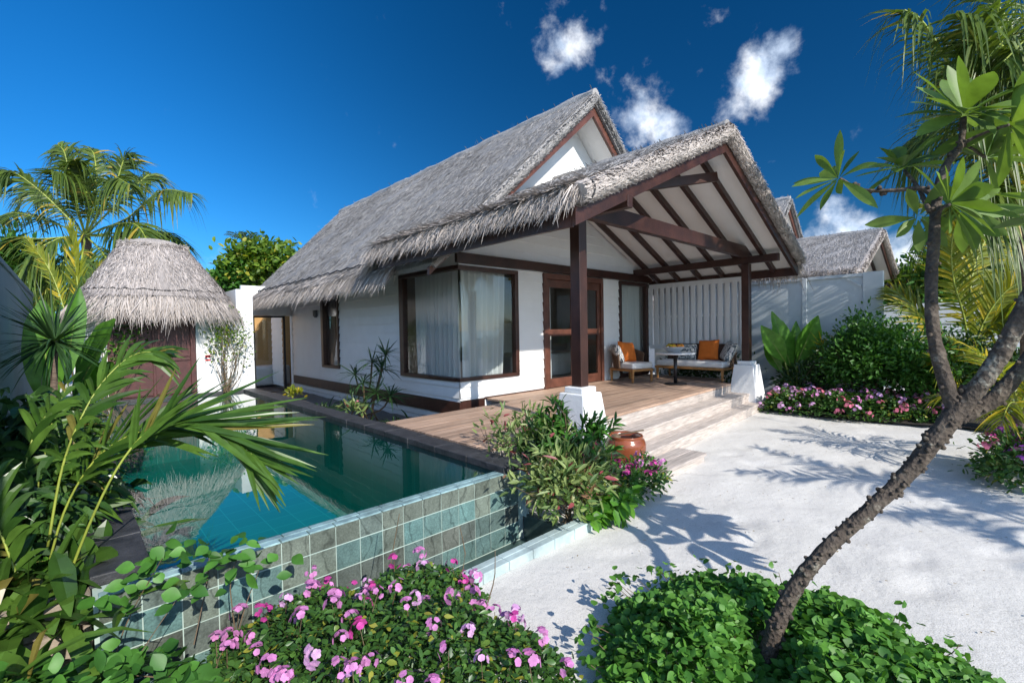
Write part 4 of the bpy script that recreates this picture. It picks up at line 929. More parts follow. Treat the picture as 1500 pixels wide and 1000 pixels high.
# ================================================================== FURNITURE
def xf(c, yaw):
    c = A(*c); a = math.radians(yaw); X_, Y_ = A(math.cos(a), math.sin(a), 0), A(-math.sin(a), math.cos(a), 0)
    return lambda x, y, z: c+X_*x+Y_*y+Z*z
def obox(mb, f, x0, x1, y0, y1, z0, z1):
    mb.hexa([f(x0, y0, z0), f(x1, y0, z0), f(x1, y1, z0), f(x0, y1, z0)], [f(x0, y0, z1), f(x1, y0, z1), f(x1, y1, z1), f(x0, y1, z1)])
def leg(mb, f, x, y, z0, z1, r=.022):
    mb.hexa([f(x-r*.75, y-r*.75, z0), f(x+r*.75, y-r*.75, z0), f(x+r*.75, y+r*.75, z0), f(x-r*.75, y+r*.75, z0)], [f(x-r, y-r, z1), f(x+r, y-r, z1), f(x+r, y+r, z1), f(x-r, y+r, z1)])
def pillow(name, f, w_, h, th, mt):
    """f maps (x across, y thickness, z up)"""
    mb = MB(); u = np.linspace(-1, 1, 17)
    U_, V_ = np.meshgrid(u, u, indexing='ij'); T = np.clip((1-U_**4)*(1-V_**4), 0, 1)**.55
    px = U_*(1-.06*(1-np.abs(V_))**1); pv = V_*(1-.06*(1-np.abs(U_)))
    for s in (-1, 1):
        P = np.zeros((17, 17, 3))
        for i in range(17):
            for j in range(17): P[i, j] = f(px[i, j]*w_/2, s*T[i, j]*th/2, (pv[i, j]+1)*h/2)
        mb.grid(P if s > 0 else P[::-1])
    return mb.build(name, MT[mt], smooth=True)
DZ = .452
f = xf((7.70, 4.82, DZ), -13)
ch = thing('lounge_chair', tuple(f(.27, .3, 0)), 'teak lounge chair with curved wicker back and pale seat by the tall window', 'chair')
for x, y in ((.03, .03), (.53, .03), (.03, .61), (.53, .61)): mb = MB(); leg(mb, f, x, y, 0, .21); mb.build('leg', MT['teak'], ch, bevel=.004)
mb = MB(); obox(mb, f, 0, .56, 0, .64, .21, .255); mb.build('frame', MT['teak'], ch, bevel=.006)
mb = MB(); obox(mb, f, .01, .55, .0, .60, .257, .375); mb.build('cushion', MT['cushion'], ch, bevel=.035, seg=4)
mb = MB(); a = np.linspace(math.radians(-10), math.radians(190), 30)
for k, z in enumerate(np.linspace(.27, .62, 12)):
    sc_ = 1+.10*(k/11); pt = np.array([f(.28+.31*sc_*math.cos(q), .34+.34*sc_*math.sin(q) if math.sin(q) > 0 else .34+.2*math.sin(q), z-.13*(k/11)*max(0, .6-math.sin(q))) for q in a]); mb.tube(pt, .018, 6)
mb.build('backrest', MT['wicker'], ch, smooth=True)
def tilt(c, yaw, lean, roll=0):
    R_ = Euler((math.radians(-lean), math.radians(roll), math.radians(yaw)), 'XYZ').to_matrix(); c = A(*c)
    return lambda x, y, z: c+A(*(R_ @ Vector((x, y, z))))
tag(pillow('cushion', tilt(f(.10, .42, .375), 50, 22), .40, .38, .16, 'pattern'), 'patterned grey cushion behind the orange one on the lounge chair', 'cushion')
tag(pillow('cushion', tilt(f(.30, .40, .375), -12, 20, 6), .42, .42, .17, 'orange'), 'plain orange cushion leaning on the lounge chair', 'cushion')
f = xf((8.86, 3.60, DZ), 0)
so = thing('outdoor_sofa', (9.15, 4.3, DZ), 'long low teak sofa with pale mattress along the white slat fence', 'sofa')
for x, y in ((.03, .03), (.55, .03), (.03, 1.37), (.55, 1.37)): mb = MB(); leg(mb, f, x, y, 0, .21); mb.build('leg', MT['teak'], so, bevel=.004)
mb = MB(); obox(mb, f, 0, .60, 0, 1.42, .21, .255); mb.build('frame', MT['teak'], so, bevel=.006)
mb = MB(); obox(mb, f, .0, .54, .01, 1.40, .257, .372); mb.build('mattress', MT['cushion'], so, bevel=.035, seg=4)
mb = MB(); obox(mb, f, .56, .61, .0, 1.42, .258, .70); mb.build('backrest', MT['brownback'], so, bevel=.01)
mb = MB()
for k in range(12): mb.tube([f(.30+.24*(k/11), -.01-.0*k, .27+.036*k), f(.61, .0-.0, .27+.036*k)], .015, 6)
mb.tube([f(.28, -.01, .26), f(.58, -.01, .70)], .018, 6); mb.build('armrest', MT['wicker'], so, smooth=True)
tag(pillow('cushion', tilt(f(.47, .95, .374), -90, 20), .40, .34, .15, 'pattern'), 'patterned cushion half hidden by the round table on the sofa', 'cushion')
tag(pillow('cushion', tilt(f(.46, .50, .374), -90, 18, -3), .42, .42, .17, 'orange'), 'orange cushion on the long sofa in front of the slat fence', 'cushion')
tag(pillow('cushion', tilt(f(.36, .14, .374), -140, 24, 10), .42, .40, .16, 'pattern'), 'patterned black and white cushion at the right end of the sofa', 'cushion')
tb = thing('round_table', (8.05, 4.14, DZ), 'round white topped pedestal table on a black stem holding the fruit bowl', 'table')
mb = MB(); mb.lathe([(.19, 0), (.20, .008), (.19, .02), (.03, .026)], (8.05, 4.14, DZ), 36); mb.build('base', MT['black'], tb, smooth=False)
mb = MB(); mb.lathe([(.032, .02), (.032, .55)], (8.05, 4.14, DZ), 18); mb.build('stem', MT['black'], tb, smooth=True)
mb = MB(); mb.lathe([(.30, .55), (.345, .556), (.35, .57), (.345, .583), (.0, .584)], (8.05, 4.14, DZ), 48); mb.build('top', MT['stone'], tb)
BZ = DZ+.585; bc = (8.07, 4.18)
mb = MB(); mb.lathe([(.09, 0), (.13, .03), (.19, .085), (.215, .105), (.20, .10), (.12, .04), (.0, .025)], (*bc, BZ), 28, cap=False); tag(mb.build('fruit_bowl', MT['bowl'], smooth=True), 'grey bowl full of fruit on the round table', 'bowl')
FR = {'apple': ('red apple heaped in the grey bowl on the table', simple('red apple skin', (.42, .03, .02), .3, .3)), 'banana': ('yellow banana heaped in the grey bowl on the table', simple('yellow peel', (.68, .46, .03), .45, .2)), 'orange': ('round orange fruit heaped in the grey bowl on the table', simple('orange peel', (.70, .24, .02), .5, .15))}
for kind, spots in (('apple', ((.06, -.05), (.12, .04), (.02, .06))), ('orange', ((.0, -.1), (-.03, .0), (.09, -.11))), ('banana', ((-.11, .03), (-.12, -.05)))):
    for (dx, dy) in spots:
        mb = MB()
        if kind == 'banana':
            a = np.linspace(-1, 1, 9); mb.tube(np.column_stack([bc[0]+dx+.05*a*0+.02*a, bc[1]+dy+.075*a, BZ+.10+.04*(1-a*a)]), .018*(1-.75*np.abs(a)**4), 7)
        else: mb.ball((bc[0]+dx, bc[1]+dy, BZ+.105+rng.uniform(0, .02)), .042, 12, 9, (1, 1, .95))
        tag(mb.build(kind, FR[kind][1], smooth=True), FR[kind][0], 'fruit', kind+' fruits in the bowl')
jar = thing('terracotta_jar', (4.05, 2.63, 0), 'glazed brown terracotta water jar standing by the deck steps', 'jar')
mb = MB(); mb.lathe([(.125, -.02), (.135, .02), (.175, .16), (.203, .28), (.205, .33), (.19, .375), (.168, .395), (.178, .41), (.172, .42), (.155, .41), (.15, .37)], (4.05, 2.63, 0), 44, cap=False); mb.build('body', MT['terracotta'], jar, smooth=True)
mb = MB(); mb.lathe([(.0, .375), (.152, .375)], (4.05, 2.63, 0), 30, cap=False); mb.build('water', MT['black'], jar)
mb = MB(); mb.bar((3.98, 2.66, .428), (4.22, 2.52, .452), .018, .012); mb.ball((3.95, 2.68, .40), .05, 12, 8, (1, 1, .7)); tag(mb.build('ladle', MT['stem'], smooth=True), 'dark wooden ladle lying across the mouth of the jar', 'ladle')

# ================================================================== PLANTS
def plant(name, loc, label, cat, group=None): return thing(name, tuple(loc), label, cat, group)
# --- flowers: cluster variants
def cluster_mesh(seed, nf=6, R=.031, fr=.0135):
    r = np.random.default_rng(seed); mb = MB()
    for k in range(nf):
        a = r.uniform(0, 6.28); th = r.uniform(.1, 1.9)*(k > 0); d = A(math.sin(th)*math.cos(a), math.sin(th)*math.sin(a), math.cos(th)); c = d*R*r.uniform(.8, 1.15)+Z*.0
        t1 = nrm(np.cross(d, A(.3, .9, .2))); t2 = np.cross(d, t1); b0 = r.uniform(0, 6.28)
        ang = b0+np.arange(5)*2*np.pi/5
        dd = t1*np.cos(ang)[:, None]+t2*np.sin(ang)[:, None]
        strips(mb, np.tile(c, (5, 1)), dd+d*.12, np.tile(d, (5, 1)), fr*r.uniform(.85, 1.15), fr*.95, .08, (.15, .7, 1, .95, .45), .12)
    return mb
def flowers(parent, P, kinds, scale=(.8, 1.25), up=.8):
    """copies of a few flower-head meshes placed as parts"""
    org = ORIG[parent.name]; protos = []
    for i, p in enumerate(P):
        k = i % (len(kinds)*2); nm = 'flower_cluster'
        if k >= len(protos):
            mb = cluster_mesh(i+11, 4+(i % 4)); o = mb.build(nm, MT[kinds[k % len(kinds)]], parent); o.location = (0, 0, 0); protos.append(o)
        else:
            o = protos[k].copy(); COL.objects.link(o); o.parent = parent
        o.location = A(*p)-org
        for v in ():
            pass
        o.rotation_euler = (rng.normal(0, .35), rng.normal(0, .35), rng.uniform(0, 6.28)); o.scale = [rng.uniform(*scale)]*3
def fix_flower_origin(): pass
_build = MB.build
def build_local(mb, name, mat, parent):
    org = ORIG[parent.name]; mb.v = [v+org for v in mb.v]; return _build(mb, name, mat, parent)
def flowers(parent, P, kinds, scale=(.8, 1.25)):
    org = ORIG[parent.name]; protos = []
    for i, p in enumerate(P):
        k = i % (len(kinds)*2)
        if k >= len(protos):
            o = build_local(cluster_mesh(i+11, 6+(i % 4)), 'flower_cluster', MT[kinds[k % len(kinds)]], parent); protos.append(o)
        else:
            o = protos[k].copy(); COL.objects.link(o); o.parent = parent
        o.location = A(*p)-org
        o.rotation_euler = (rng.normal(0, .4), rng.normal(0, .4), rng.uniform(0, 6.28)); o.scale = [rng.uniform(*scale)]*3
def stems(mb, root_pts, tips, r=.004, bend=.15):
    for a, b in zip(root_pts, tips):
        a, b = A(*a), A(*b); m_ = (a+b)/2+rng.normal(0, bend, 3)*np.linalg.norm(b-a)*.5
        mb.tube(spline([a, m_, b], 6), np.linspace(r, r*.5, 6), 5)

# --- foreground periwinkles
poly = [(.30, 2.02), (.42, 2.5), (.80, 2.42), (1.25, 2.38), (1.60, 2.12), (1.60, 1.93), (1.42, 1.78), (1.50, 1.50), (1.46, 1.15), (1.1, 1.0), (.6, 1.05), (.32, 1.4)]
bush = plant('periwinkle_bush', (1.0, 1.8, 0), 'large pink flowering periwinkle bush in front of the tiled pool wall', 'flower bush')
mb = MB(); p, h = carpet(mb, poly, .30, 13500, .042, .020, .32, 3, .75, .95, 1.0, prof=(.12, .45, .8, 1, .85, .05)); mb.build('foliage', MT['lf_vinca'], bush, smooth=True)
i = np.argsort(rng.uniform(0, 1, len(p)))[:1500]; pp = p[i]; keep = []
for a, b in zip(pp, h[i]):
    if all((a[0]-q[0])**2+(a[1]-q[1])**2 > .062**2 for q in keep): keep.append((a[0], a[1], b+rng.uniform(.0, .09)))
    if len(keep) >= 96: break
flowers(bush, keep, ('pink', 'pink', 'lilac', 'pink', 'magenta'), (.85, 1.3))
mb = MB(); k = np.array(keep); stems(mb, np.column_stack([k[:, :2]+rng.normal(0, .03, (len(k), 2)), k[:, 2]*.2]), k, .0028)
for q in ((1.52, 2.05, .42), (1.60, 1.85, .33), (1.28, 2.28, .50)): stems(mb, [(q[0]-.12, q[1]-.06, .1)], [q], .004); 
mb.build('stems', MT['stem'], bush)
# --- rounded vine at lower left
vine = plant('creeping_vine', (-.1, 2.2, 0), 'green vine with rounded leaves climbing the left corner of the pool wall', 'vine')
mb = MB(); carpet(mb, [(-1.1, 1.3), (.20, 1.35), (.42, 1.9), (.34, 2.45), (.0, 2.68), (-1.1, 2.7)], .33, 2000, .075, .058, .3, 5, .95, 1.0, 1.3, prof=(.10, .62, .93, 1, .86, .5, .04))
tips = [(.56, 2.50, .47), (.52, 2.46, .43), (.44, 2.58, .45), (.36, 2.52, .50), (.26, 2.55, .52), (.16, 2.5, .44), (.60, 2.38, .40), (.08, 2.45, .40), (.30, 2.4, .40), (.18, 2.6, .47)]
for q in tips:
    n = 9; P = A(*q)+rng.normal(0, (.06, .05, .045), (n, 3)); leafr(mb, P, rng.normal(0, 1, (n, 3))*A(1, 1, .3), Z-CF*.5+rng.normal(0, .35, (n, 3)), rng.uniform(.05, .09, n), rng.uniform(.04, .065, n), (.10, .62, .93, 1, .86, .5, .04))
mb.build('foliage', MT['lf_vine'], vine, smooth=True)
mb = MB(); stems(mb, [(q[0]-.12+rng.normal(0, .05), q[1]-.10, .12) for q in tips[::2]], tips[::2], .0032, .3); mb.build('stems', MT['stem'], vine)
# --- round leaved ground cover under the frangipani
cov = plant('ground_cover_shrub', (2.3, .7, 0), 'low bright green shrub with small round leaves at the foot of the frangipani trunk', 'shrub')
poly = [(1.50, 1.12), (1.75, 1.28), (2.05, 1.36), (2.42, 1.26), (2.62, 1.08), (2.72, .86), (2.80, .55), (2.72, .30), (2.62, .02), (2.4, -.25), (2.0, -.2), (1.7, .25), (1.45, .75)]
mb = MB(); p, h = carpet(mb, poly, .25, 10500, .044, .036, .34, 7, .95, 1.0, .9, prof=(.10, .62, .93, 1, .86, .5, .04))
n = 46; a = rng.uniform(0, 1, n); pl = np.array(poly[:9]); i = rng.integers(0, 8, n); E0 = pl[i]*(1-a[:, None])+pl[i+1]*a[:, None]; tipz = np.column_stack([E0+nrm(E0-A(2.2, .6))*rng.uniform(-.03, .07, (n, 1)), rng.uniform(.03, .17, n)])
for q in tipz:
    m_ = 6; P = q+rng.normal(0, .028, (m_, 3)); P[:, 2] = np.maximum(P[:, 2], .02); leaf6(mb, P, rng.normal(0, 1, (m_, 3)), Z+rng.normal(0, .4, (m_, 3)), rng.uniform(.03, .045, m_), .034, .95, 1.0)
mb.build('foliage', MT['lf_cover'], cov, smooth=True)
mb = MB(); stems(mb, [(q[0]*.8+2.2*.2, q[1]*.8+.6*.2, .06) for q in tipz], tipz, .003)
i = rng.integers(0, len(p), 160); stems(mb, np.column_stack([p[i]+rng.normal(0, .05, (160, 2)), np.zeros(160)]), np.column_stack([p[i], h[i]*.9]), .003); mb.build('stems', MT['stem'], cov)
# --- mixed planting at the pool corner
def leafy(name, label, cat, c, r, n, L, W, mt, stem='stem', clumps=0, l1=.7, l2=.6, root=None, ns=14, upb=.5):
    c = A(*c); rt = A(*(root or (c[0], c[1], 0))); t = plant(name, rt, label, cat); mb = MB()
    P = shrub_leaves(mb, c, r, n, L, W, clumps=clumps, l1=l1, l2=l2, upb=upb); P[:, 2] = np.maximum(P[:, 2], .02); mb.build('foliage', MT[mt], t)
    mb = MB(); i = rng.integers(0, len(P), ns); stems(mb, np.tile(rt, (ns, 1))+rng.normal(0, .03, (ns, 3))*A(1, 1, 0), P[i], max(.004, np.mean(r)*.014)); mb.build('stems', MT[stem], t); return t
leafy('variegated_shrub', 'pale yellow green shrub leaning over the black slate pool edge', 'shrub', (2.92, 2.98, .56), (.30, .36, .24), 420, .085, .034, 'lf_varieg', clumps=22)
def whorls(mb, tips, n, L, W, droop, mtfold=.25, spread=.9):
    for q, d in tips:
        d = nrm(A(*d)); v = nrm(d*.7+rng.normal(0, spread, (n, 3))); P = A(*q)-d*rng.uniform(0, .16, (n, 1)); strips(mb, P, v, np.tile(d, (n, 1))+rng.normal(0, .2, (n, 3)), L*rng.uniform(.6, 1.15, n), W, droop, (.2, .85, 1, .6, .03), mtfold)
ol = plant('oleander_shrub', (3.15, 2.55, 0), 'dark green shrub with long pointed leaves in front of the left porch post', 'shrub')
mb = MB(); tips = []
for k in range(46):
    d = rdir(1, .1)[0]; q = A(3.14, 2.58, .42)+d*A(.36, .40, .40)*rng.uniform(.6, 1.05); tips.append((q, d+Z*.4))
tips += [(A(3.56, 2.40, .66), A(.6, -.3, .6)), (A(3.06, 2.75, .92), A(-.1, .1, 1)), (A(3.18, 2.72, .86), A(.1, .1, 1)), (A(2.95, 2.8, .80), A(-.4, .1, .7))]
whorls(mb, tips, 17, .17, .030, .25); mb.build('foliage', MT['lf_oleander'], ol)
mb = MB(); stems(mb, [A(3.15, 2.55, 0)+rng.normal(0, .04, 3)*A(1, 1, 0) for _ in tips], [q for q, _ in tips], .008); mb.build('stems', MT['stem'], ol)
leafy('variegated_shrub', 'cream and green leaved shrub spilling over the right end of the pool wall', 'shrub', (2.76, 2.30, .31), (.42, .30, .32), 1250, .10, .040, 'lf_varieg', clumps=40)
leafy('croton_shrub', 'low reddish green shrub between the slate pool edge and the deck', 'shrub', (2.95, 2.70, .40), (.26, .22, .24), 420, .09, .036, 'lf_dark', clumps=20)
tr = plant('trailing_vine', (3.05, 2.1, 0), 'large leaved green vine trailing onto the sand below the pool corner shrubs', 'vine'); mb = MB()
n = 120; P = np.column_stack([rng.uniform(2.72, 3.45, n), 0*np.arange(n), rng.uniform(.05, .22, n)]); P[:, 1] = 2.20-.12*np.sin((P[:, 0]-2.7)*4)+rng.normal(0, .05, n)*(P[:, 0] < 3.3)
leaf6(mb, P, rng.normal(0, 1, (n, 3))+A(.2, -1.0, -.5), Z+A(-.3, -.5, 0)+rng.normal(0, .3, (n, 3)), rng.uniform(.08, .14, n), rng.uniform(.05, .08, n), .95, .7); mb.build('foliage', MT['lf_bright'], tr)
mb = MB(); i = rng.integers(0, n, 20); stems(mb, np.tile(A(3.0, 2.35, .1), (20, 1)), P[i], .004); mb.build('stems', MT['gstem'], tr)
mg = plant('periwinkle_bush', (3.6, 2.3, 0), 'small magenta flowering bush in front of the terracotta jar', 'flower bush'); mb = MB()
P = shrub_leaves(mb, (3.52, 2.22, .16), (.38, .20, .19), 1100, .055, .028, clumps=50, l1=.8, l2=.95, upb=.8); P[:, 2] = np.maximum(P[:, 2], .02); mb.build('foliage', MT['lf_vinca'], mg)
i = rng.permutation(np.where(P[:, 2] > .20)[0])[:20]; K = P[i]+A(0, 0, .04); flowers(mg, list(K)+[(3.78, 2.2, .30), (3.88, 2.22, .24), (3.98, 2.24, .20), (3.5, 2.1, .34), (3.66, 2.1, .22)], ('magenta', 'magenta', 'pink'), (.95, 1.4))
mb = MB(); stems(mb, np.tile(A(3.6, 2.3, 0), (len(K), 1)), K, .004); mb.build('stems', MT['stem'], mg)

# --- palms of pinnate leaves built frond by frond
def pinnate(name, label, cat, base, fr_, leafm, rachism, trunk=None, trunkm='palmbark', group=None, **kw):
    t = plant(name, base, label, cat, group)
    if trunk: mb = MB(); pts, rad = trunk; pts = spline(pts, 24); mb.tube(pts, np.interp(np.linspace(0, 1, 24), np.linspace(0, 1, len(rad)), rad), 14, .05); mb.build('trunk', MT[trunkm], t, smooth=True)
    for f_ in fr_:
        k = dict(kw); k.update(f_); ml, mr = MB(), MB(); path = k.pop('path'); frond(ml, mr, path, **k)
        r_ = mr.build('frond', MT[rachism], t, smooth=True); ml.build('leaflets', MT[leafm], r_)
    return t
px = lambda L: [atd(*q) for q in L]
UPC = nrm(-CF*.8+Z*.7)     # leaves that spread broadside
ar = [dict(path=px([(80, 900, 2.15), (130, 770, 2.15), (174, 682, 2.2), (218, 630, 2.28), (258, 617, 2.35), (305, 624, 2.4), (350, 650, 2.42), (385, 678, 2.42)]), nl=30, LL=.53, W=.031, t0=.34, ang=33, droop=.03),
      dict(path=px([(55, 900, 2.3), (90, 760, 2.35), (132, 682, 2.4), (175, 645, 2.45), (220, 628, 2.5), (265, 618, 2.55)]), nl=22, LL=.48, W=.034, t0=.32, ang=44, droop=.15),
      dict(path=px([(70, 800, 2.3), (90, 690, 2.35), (115, 620, 2.4), (150, 560, 2.5), (195, 520, 2.6), (240, 515, 2.65)]), nl=20, LL=.34, W=.040, t0=.2, ang=46, droop=.4),
      dict(path=px([(45, 820, 2.4), (35, 720, 2.5), (45, 650, 2.6), (75, 600, 2.7), (110, 585, 2.8)]), nl=18, LL=.32, W=.045, t0=.1, ang=55, droop=.5),
      dict(path=px([(30, 860, 2.1), (0, 780, 2.1), (-40, 720, 2.1), (-90, 690, 2.1)]), nl=20, LL=.38, W=.038, t0=.05, droop=.4),
      dict(path=px([(40, 850, 2.6), (15, 740, 2.8), (-10, 660, 3.0), (-40, 610, 3.1)]), nl=20, LL=.42, W=.036, t0=.06, droop=.4),
      dict(path=px([(60, 860, 2.6), (90, 770, 2.8), (120, 700, 3.0), (150, 660, 3.2)]), nl=18, LL=.30, W=.036, t0=.1, droop=.5),
      dict(path=px([(20, 850, 2.5), (60, 730, 2.7), (70, 640, 2.9), (100, 560, 3.1)]), nl=20, LL=.34, W=.036, t0=.1, droop=.5)]
for a in ar: a['up'] = UPC
pinnate('areca_palm', 'big palm with arching glossy fronds hanging over the left pool edge', 'palm', (-.1, 3.2, .3), ar, 'lf_areca', 'cane', rad=.0065, lift=.05, jit=.16, prof=(.55, 1, .95, .62, .05), fold=.2)
# crinum, undergrowth, ferns
cr = plant('strap_leaf_lily', (-.24, 3.05, .3), 'clump of long light green strap leaves at the bottom left planter', 'lily'); mb = MB(); n = 26
b = A(-.26, 3.05, .3)+rng.normal(0, .06, (n, 3))*A(1, 1, 0); d = rdir(n, .55); strips(mb, b, d, nrm(Z*.5-d*A(1, 1, 0)+.001), rng.uniform(.35, .62, n), .045, rng.uniform(.2, .9, n), (.7, 1, .95, .8, .5, .05), .35); mb.build('leaves', MT['lf_areca'], cr)
GP = 'shade plants in the left bed'
for k, (y, nm) in enumerate(((3.35, 'near the slate pool edge beside the strap leaf lily'), (4.2, 'under the arching palm fronds'), (5.4, 'below the spiky dracaena'))):
    t = plant('undergrowth_plant', (-.2, y, .3), 'dark leafy shade plant '+nm, 'plant', GP); mb = MB(); n = 420
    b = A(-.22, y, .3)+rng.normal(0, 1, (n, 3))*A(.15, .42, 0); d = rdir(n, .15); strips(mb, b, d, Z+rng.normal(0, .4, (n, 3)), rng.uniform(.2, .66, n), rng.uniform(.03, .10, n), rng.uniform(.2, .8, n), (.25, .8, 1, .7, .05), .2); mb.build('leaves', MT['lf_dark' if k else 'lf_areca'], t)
for k, (u, v, D, r, lb, mt) in enumerate(((40, 760, 2.45, (.20, .22, .26), 'dense dark leaved shade plant hiding the palm stems at the left edge', 'lf_dark'), (95, 720, 2.75, (.16, .28, .24), 'glossy shade plant among the palm stems next to the slate pool edge', 'lf_areca'), (35, 640, 3.2, (.22, .35, .34), 'tall dark shade plant between the palm and the blue grey wall', 'lf_dark'), (110, 640, 4.4, (.2, .6, .4), 'mid green shade plant along the slate edge behind the palm fronds', 'lf_areca'))):
    c = atd(u, v, D); c[0] = max(c[0], -.36); t = plant('undergrowth_plant', (c[0], c[1], .3), lb, 'plant', GP); mb = MB(); n = 330; q = c+rdir(n)*A(*r)*rng.uniform(.2, 1, (n, 1)); q[:, 2] = np.maximum(q[:, 2], .33)
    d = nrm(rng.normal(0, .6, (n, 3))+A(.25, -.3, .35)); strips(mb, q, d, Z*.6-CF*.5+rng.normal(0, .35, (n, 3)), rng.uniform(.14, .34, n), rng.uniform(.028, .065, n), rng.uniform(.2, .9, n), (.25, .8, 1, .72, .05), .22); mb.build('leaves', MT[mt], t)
    mb = MB(); i = rng.integers(0, n, 8); stems(mb, np.tile(A(c[0], c[1], .3), (8, 1)), q[i], .006); mb.build('stems', MT['gstem'], t)
mb = MB(); fn = plant('fern', (-.03, 3.0, .3), 'small bright fern on the slate coping under the palm', 'fern'); mr = MB()
for a in range(9): frond(mb, mr, arc((-.05, 3.25, .32), a*40, 65, -25, rng.uniform(.16, .26)), 16, .04, .012, rad=.002, ang=70, droop=.1)
mb.build('leaflets', MT['lf_bright'], fn); mr.build('stalks', MT['gstem'], fn)
# dracaena and banana leaves by the left wall
dr_ = plant('spiky_dracaena', (-.2, 6.9, .3), 'spiky dark dracaena with a bare stem by the blue grey wall', 'dracaena')
c0 = atd(80, 500, 4.9); mb = MB(); n = 150; d = rdir(n, -.55); strips(mb, c0+d*.03, d, Z+rng.normal(0, .2, (n, 3)), rng.uniform(.45, .80, n), .024, rng.uniform(.0, .35, n), (.9, 1, .8, .5, .04), .2); mb.build('leaves', MT['lf_drac'], dr_)
mb = MB(); mb.tube(spline([(c0[0]-.06, c0[1]-.05, .3), (c0[0]-.03, c0[1]-.03, .75), c0], 8), .03, 8, .08); mb.build('stem', MT['palmbark'], dr_)
def paddles(name, label, base, leaves, mt='lf_banana', prof=(.12, .62, .95, 1, .9, .6, .06), cat='plant', stalk=.022, fold=.28):
    t = plant(name, base, label, cat)
    for (b, tip, W, nrm_, dr) in leaves:
        b, tip = A(*b), A(*tip); mb = MB(); m0 = A(*base)+rng.normal(0, .04, 3)*A(1, 1, 0)
        ms = MB(); ms.tube(spline([m0, (m0*.55+b*.45)+A(0, 0, .05), b], 8), np.linspace(stalk, stalk*.5, 8), 7); ms.tube(spline([b, (b+tip)/2-Z*dr*.25*np.linalg.norm(tip-b)*.45, b+(tip-b)*.93-Z*dr*np.linalg.norm(tip-b)*.62], 8)-nrm(A(*nrm_))*.004, np.linspace(stalk*.5, .002, 8), 6)
        so_ = ms.build('stalk', MT['gstem'], t, smooth=True)
        k = 15; tq = np.linspace(0, 1, k); pf = np.interp(tq, np.linspace(0, 1, len(prof)), prof)
        L_ = np.linalg.norm(tip-b); d = nrm(tip-b); sd = nrm(np.cross(d, A(*nrm_))); up = np.cross(sd, d)
        C = b+d*L_*tq[:, None]*(1-.25*dr*tq[:, None])-Z*dr*L_*(tq[:, None]**2)
        G = np.zeros((k, 9, 3))
        for j, s in enumerate(np.linspace(-1, 1, 9)): G[:, j] = C+sd*(W/2*pf*s)[:, None]+up*(W/2*pf*abs(s)*fold+.02*np.sin(tq*26+j)*abs(s)*W)[:, None]
        mb.grid(G); mb.build('leaf', MT[mt], so_, smooth=True)
    return t
tow = -CF
paddles('banana_plant', 'broad leaved banana plant behind the spiky dracaena', (-.15, 8.0, .3), [
    (atd(72, 600, 6.0), atd(62, 440, 6.0), .42, tow+A(.5, 0, .2), .0), (atd(108, 580, 5.6), atd(170, 468, 5.3), .44, tow+A(-.4, 0, .5), .0), (atd(95, 560, 6.3), atd(116, 422, 6.5), .26, tow+A(.9, 0, 0), .0),
    (atd(130, 580, 5.8), atd(166, 530, 5.5), .32, tow+A(0, 0, -.4), .0)], prof=(.15, .6, .9, 1, .95, .75, .12))
leafy('leafy_bush', 'bright green small leaved bush in front of the dark red hut door', 'bush', atd(185, 508, 8.2), (.55, .35, .72), 2600, .085, .045, 'lf_bright', clumps=60, root=(.35, 10.0, .3), l1=.8, l2=.8)
leafy('leafy_bush', 'dark green bush low under the hut eave at the far left', 'bush', atd(125, 480, 8.6), (.35, .35, .7), 900, .085, .045, 'lf_bush', clumps=30, root=(.05, 10.1, .3), l1=.8, l2=.8)
sl = leafy('slender_shrub', 'slender pale leaved shrub against the white wall', 'shrub', (2.12, 10.05, 1.22), (.40, .16, .72), 620, .062, .034, 'lf_tree', clumps=46, root=(2.08, 10.1, .42), l1=.8, l2=.8, ns=26)
# planter by the side wall
rh = plant('lady_palm', (3.55, 7.4, 0), 'cluster of dark fan leaved palms in the planter by the white side wall', 'palm'); mb = MB(); ms = MB()
for (u, v, D) in ((545, 530, 7.4), (532, 560, 7.5), (560, 540, 7.4), (520, 548, 7.8), (552, 575, 7.2), (572, 580, 7.1), (535, 590, 7.3), (516, 585, 7.7), (505, 600, 7.7), (565, 520, 7.5)):
    c = atd(u, v, D); n = 30; d = rdir(n, -.35); strips(mb, np.tile(c, (n, 1)), d, Z+rng.normal(0, .3, (n, 3)), rng.uniform(.26, .44, n), .022, rng.uniform(.05, .5, n), (.5, 1, .8, .05), .2); ms.tube(spline([(3.5+rng.normal(0, .15), 7.3+rng.normal(0, .3), 0), c*.6+A(3.5, 7.3, 0)*.4-Z*.05, c], 7), .014, 6)
mb.build('leaves', MT['lf_drac'], rh); ms.build('stems', MT['stem'], rh)
for k, (x, y, lb) in enumerate(((3.05, 6.1, 'drooping green strap leaf plant at the near end of the side planter'), (3.6, 6.3, 'low strap leaf plant under the corner window'), (3.4, 8.9, 'small strap leaf plant below the narrow side window'))):
    t = plant('spider_plant', (x, y, .03), lb, 'plant'); mb = MB(); n = 44; d = rdir(n, .25); strips(mb, A(x, y, .03)+rng.normal(0, .1, (n, 3))*A(1, 1.4, 0), d, Z+rng.normal(0, .3, (n, 3)), rng.uniform(.35, .75, n), .032, rng.uniform(.3, .9, n), (.6, 1, .85, .5, .04), .25); mb.build('leaves', MT['lf_drac'], t)
t = plant('croton_shrub', (2.85, 6.0, .03), 'tiny pink and cream croton at the edge of the side planter', 'shrub'); mb = MB()
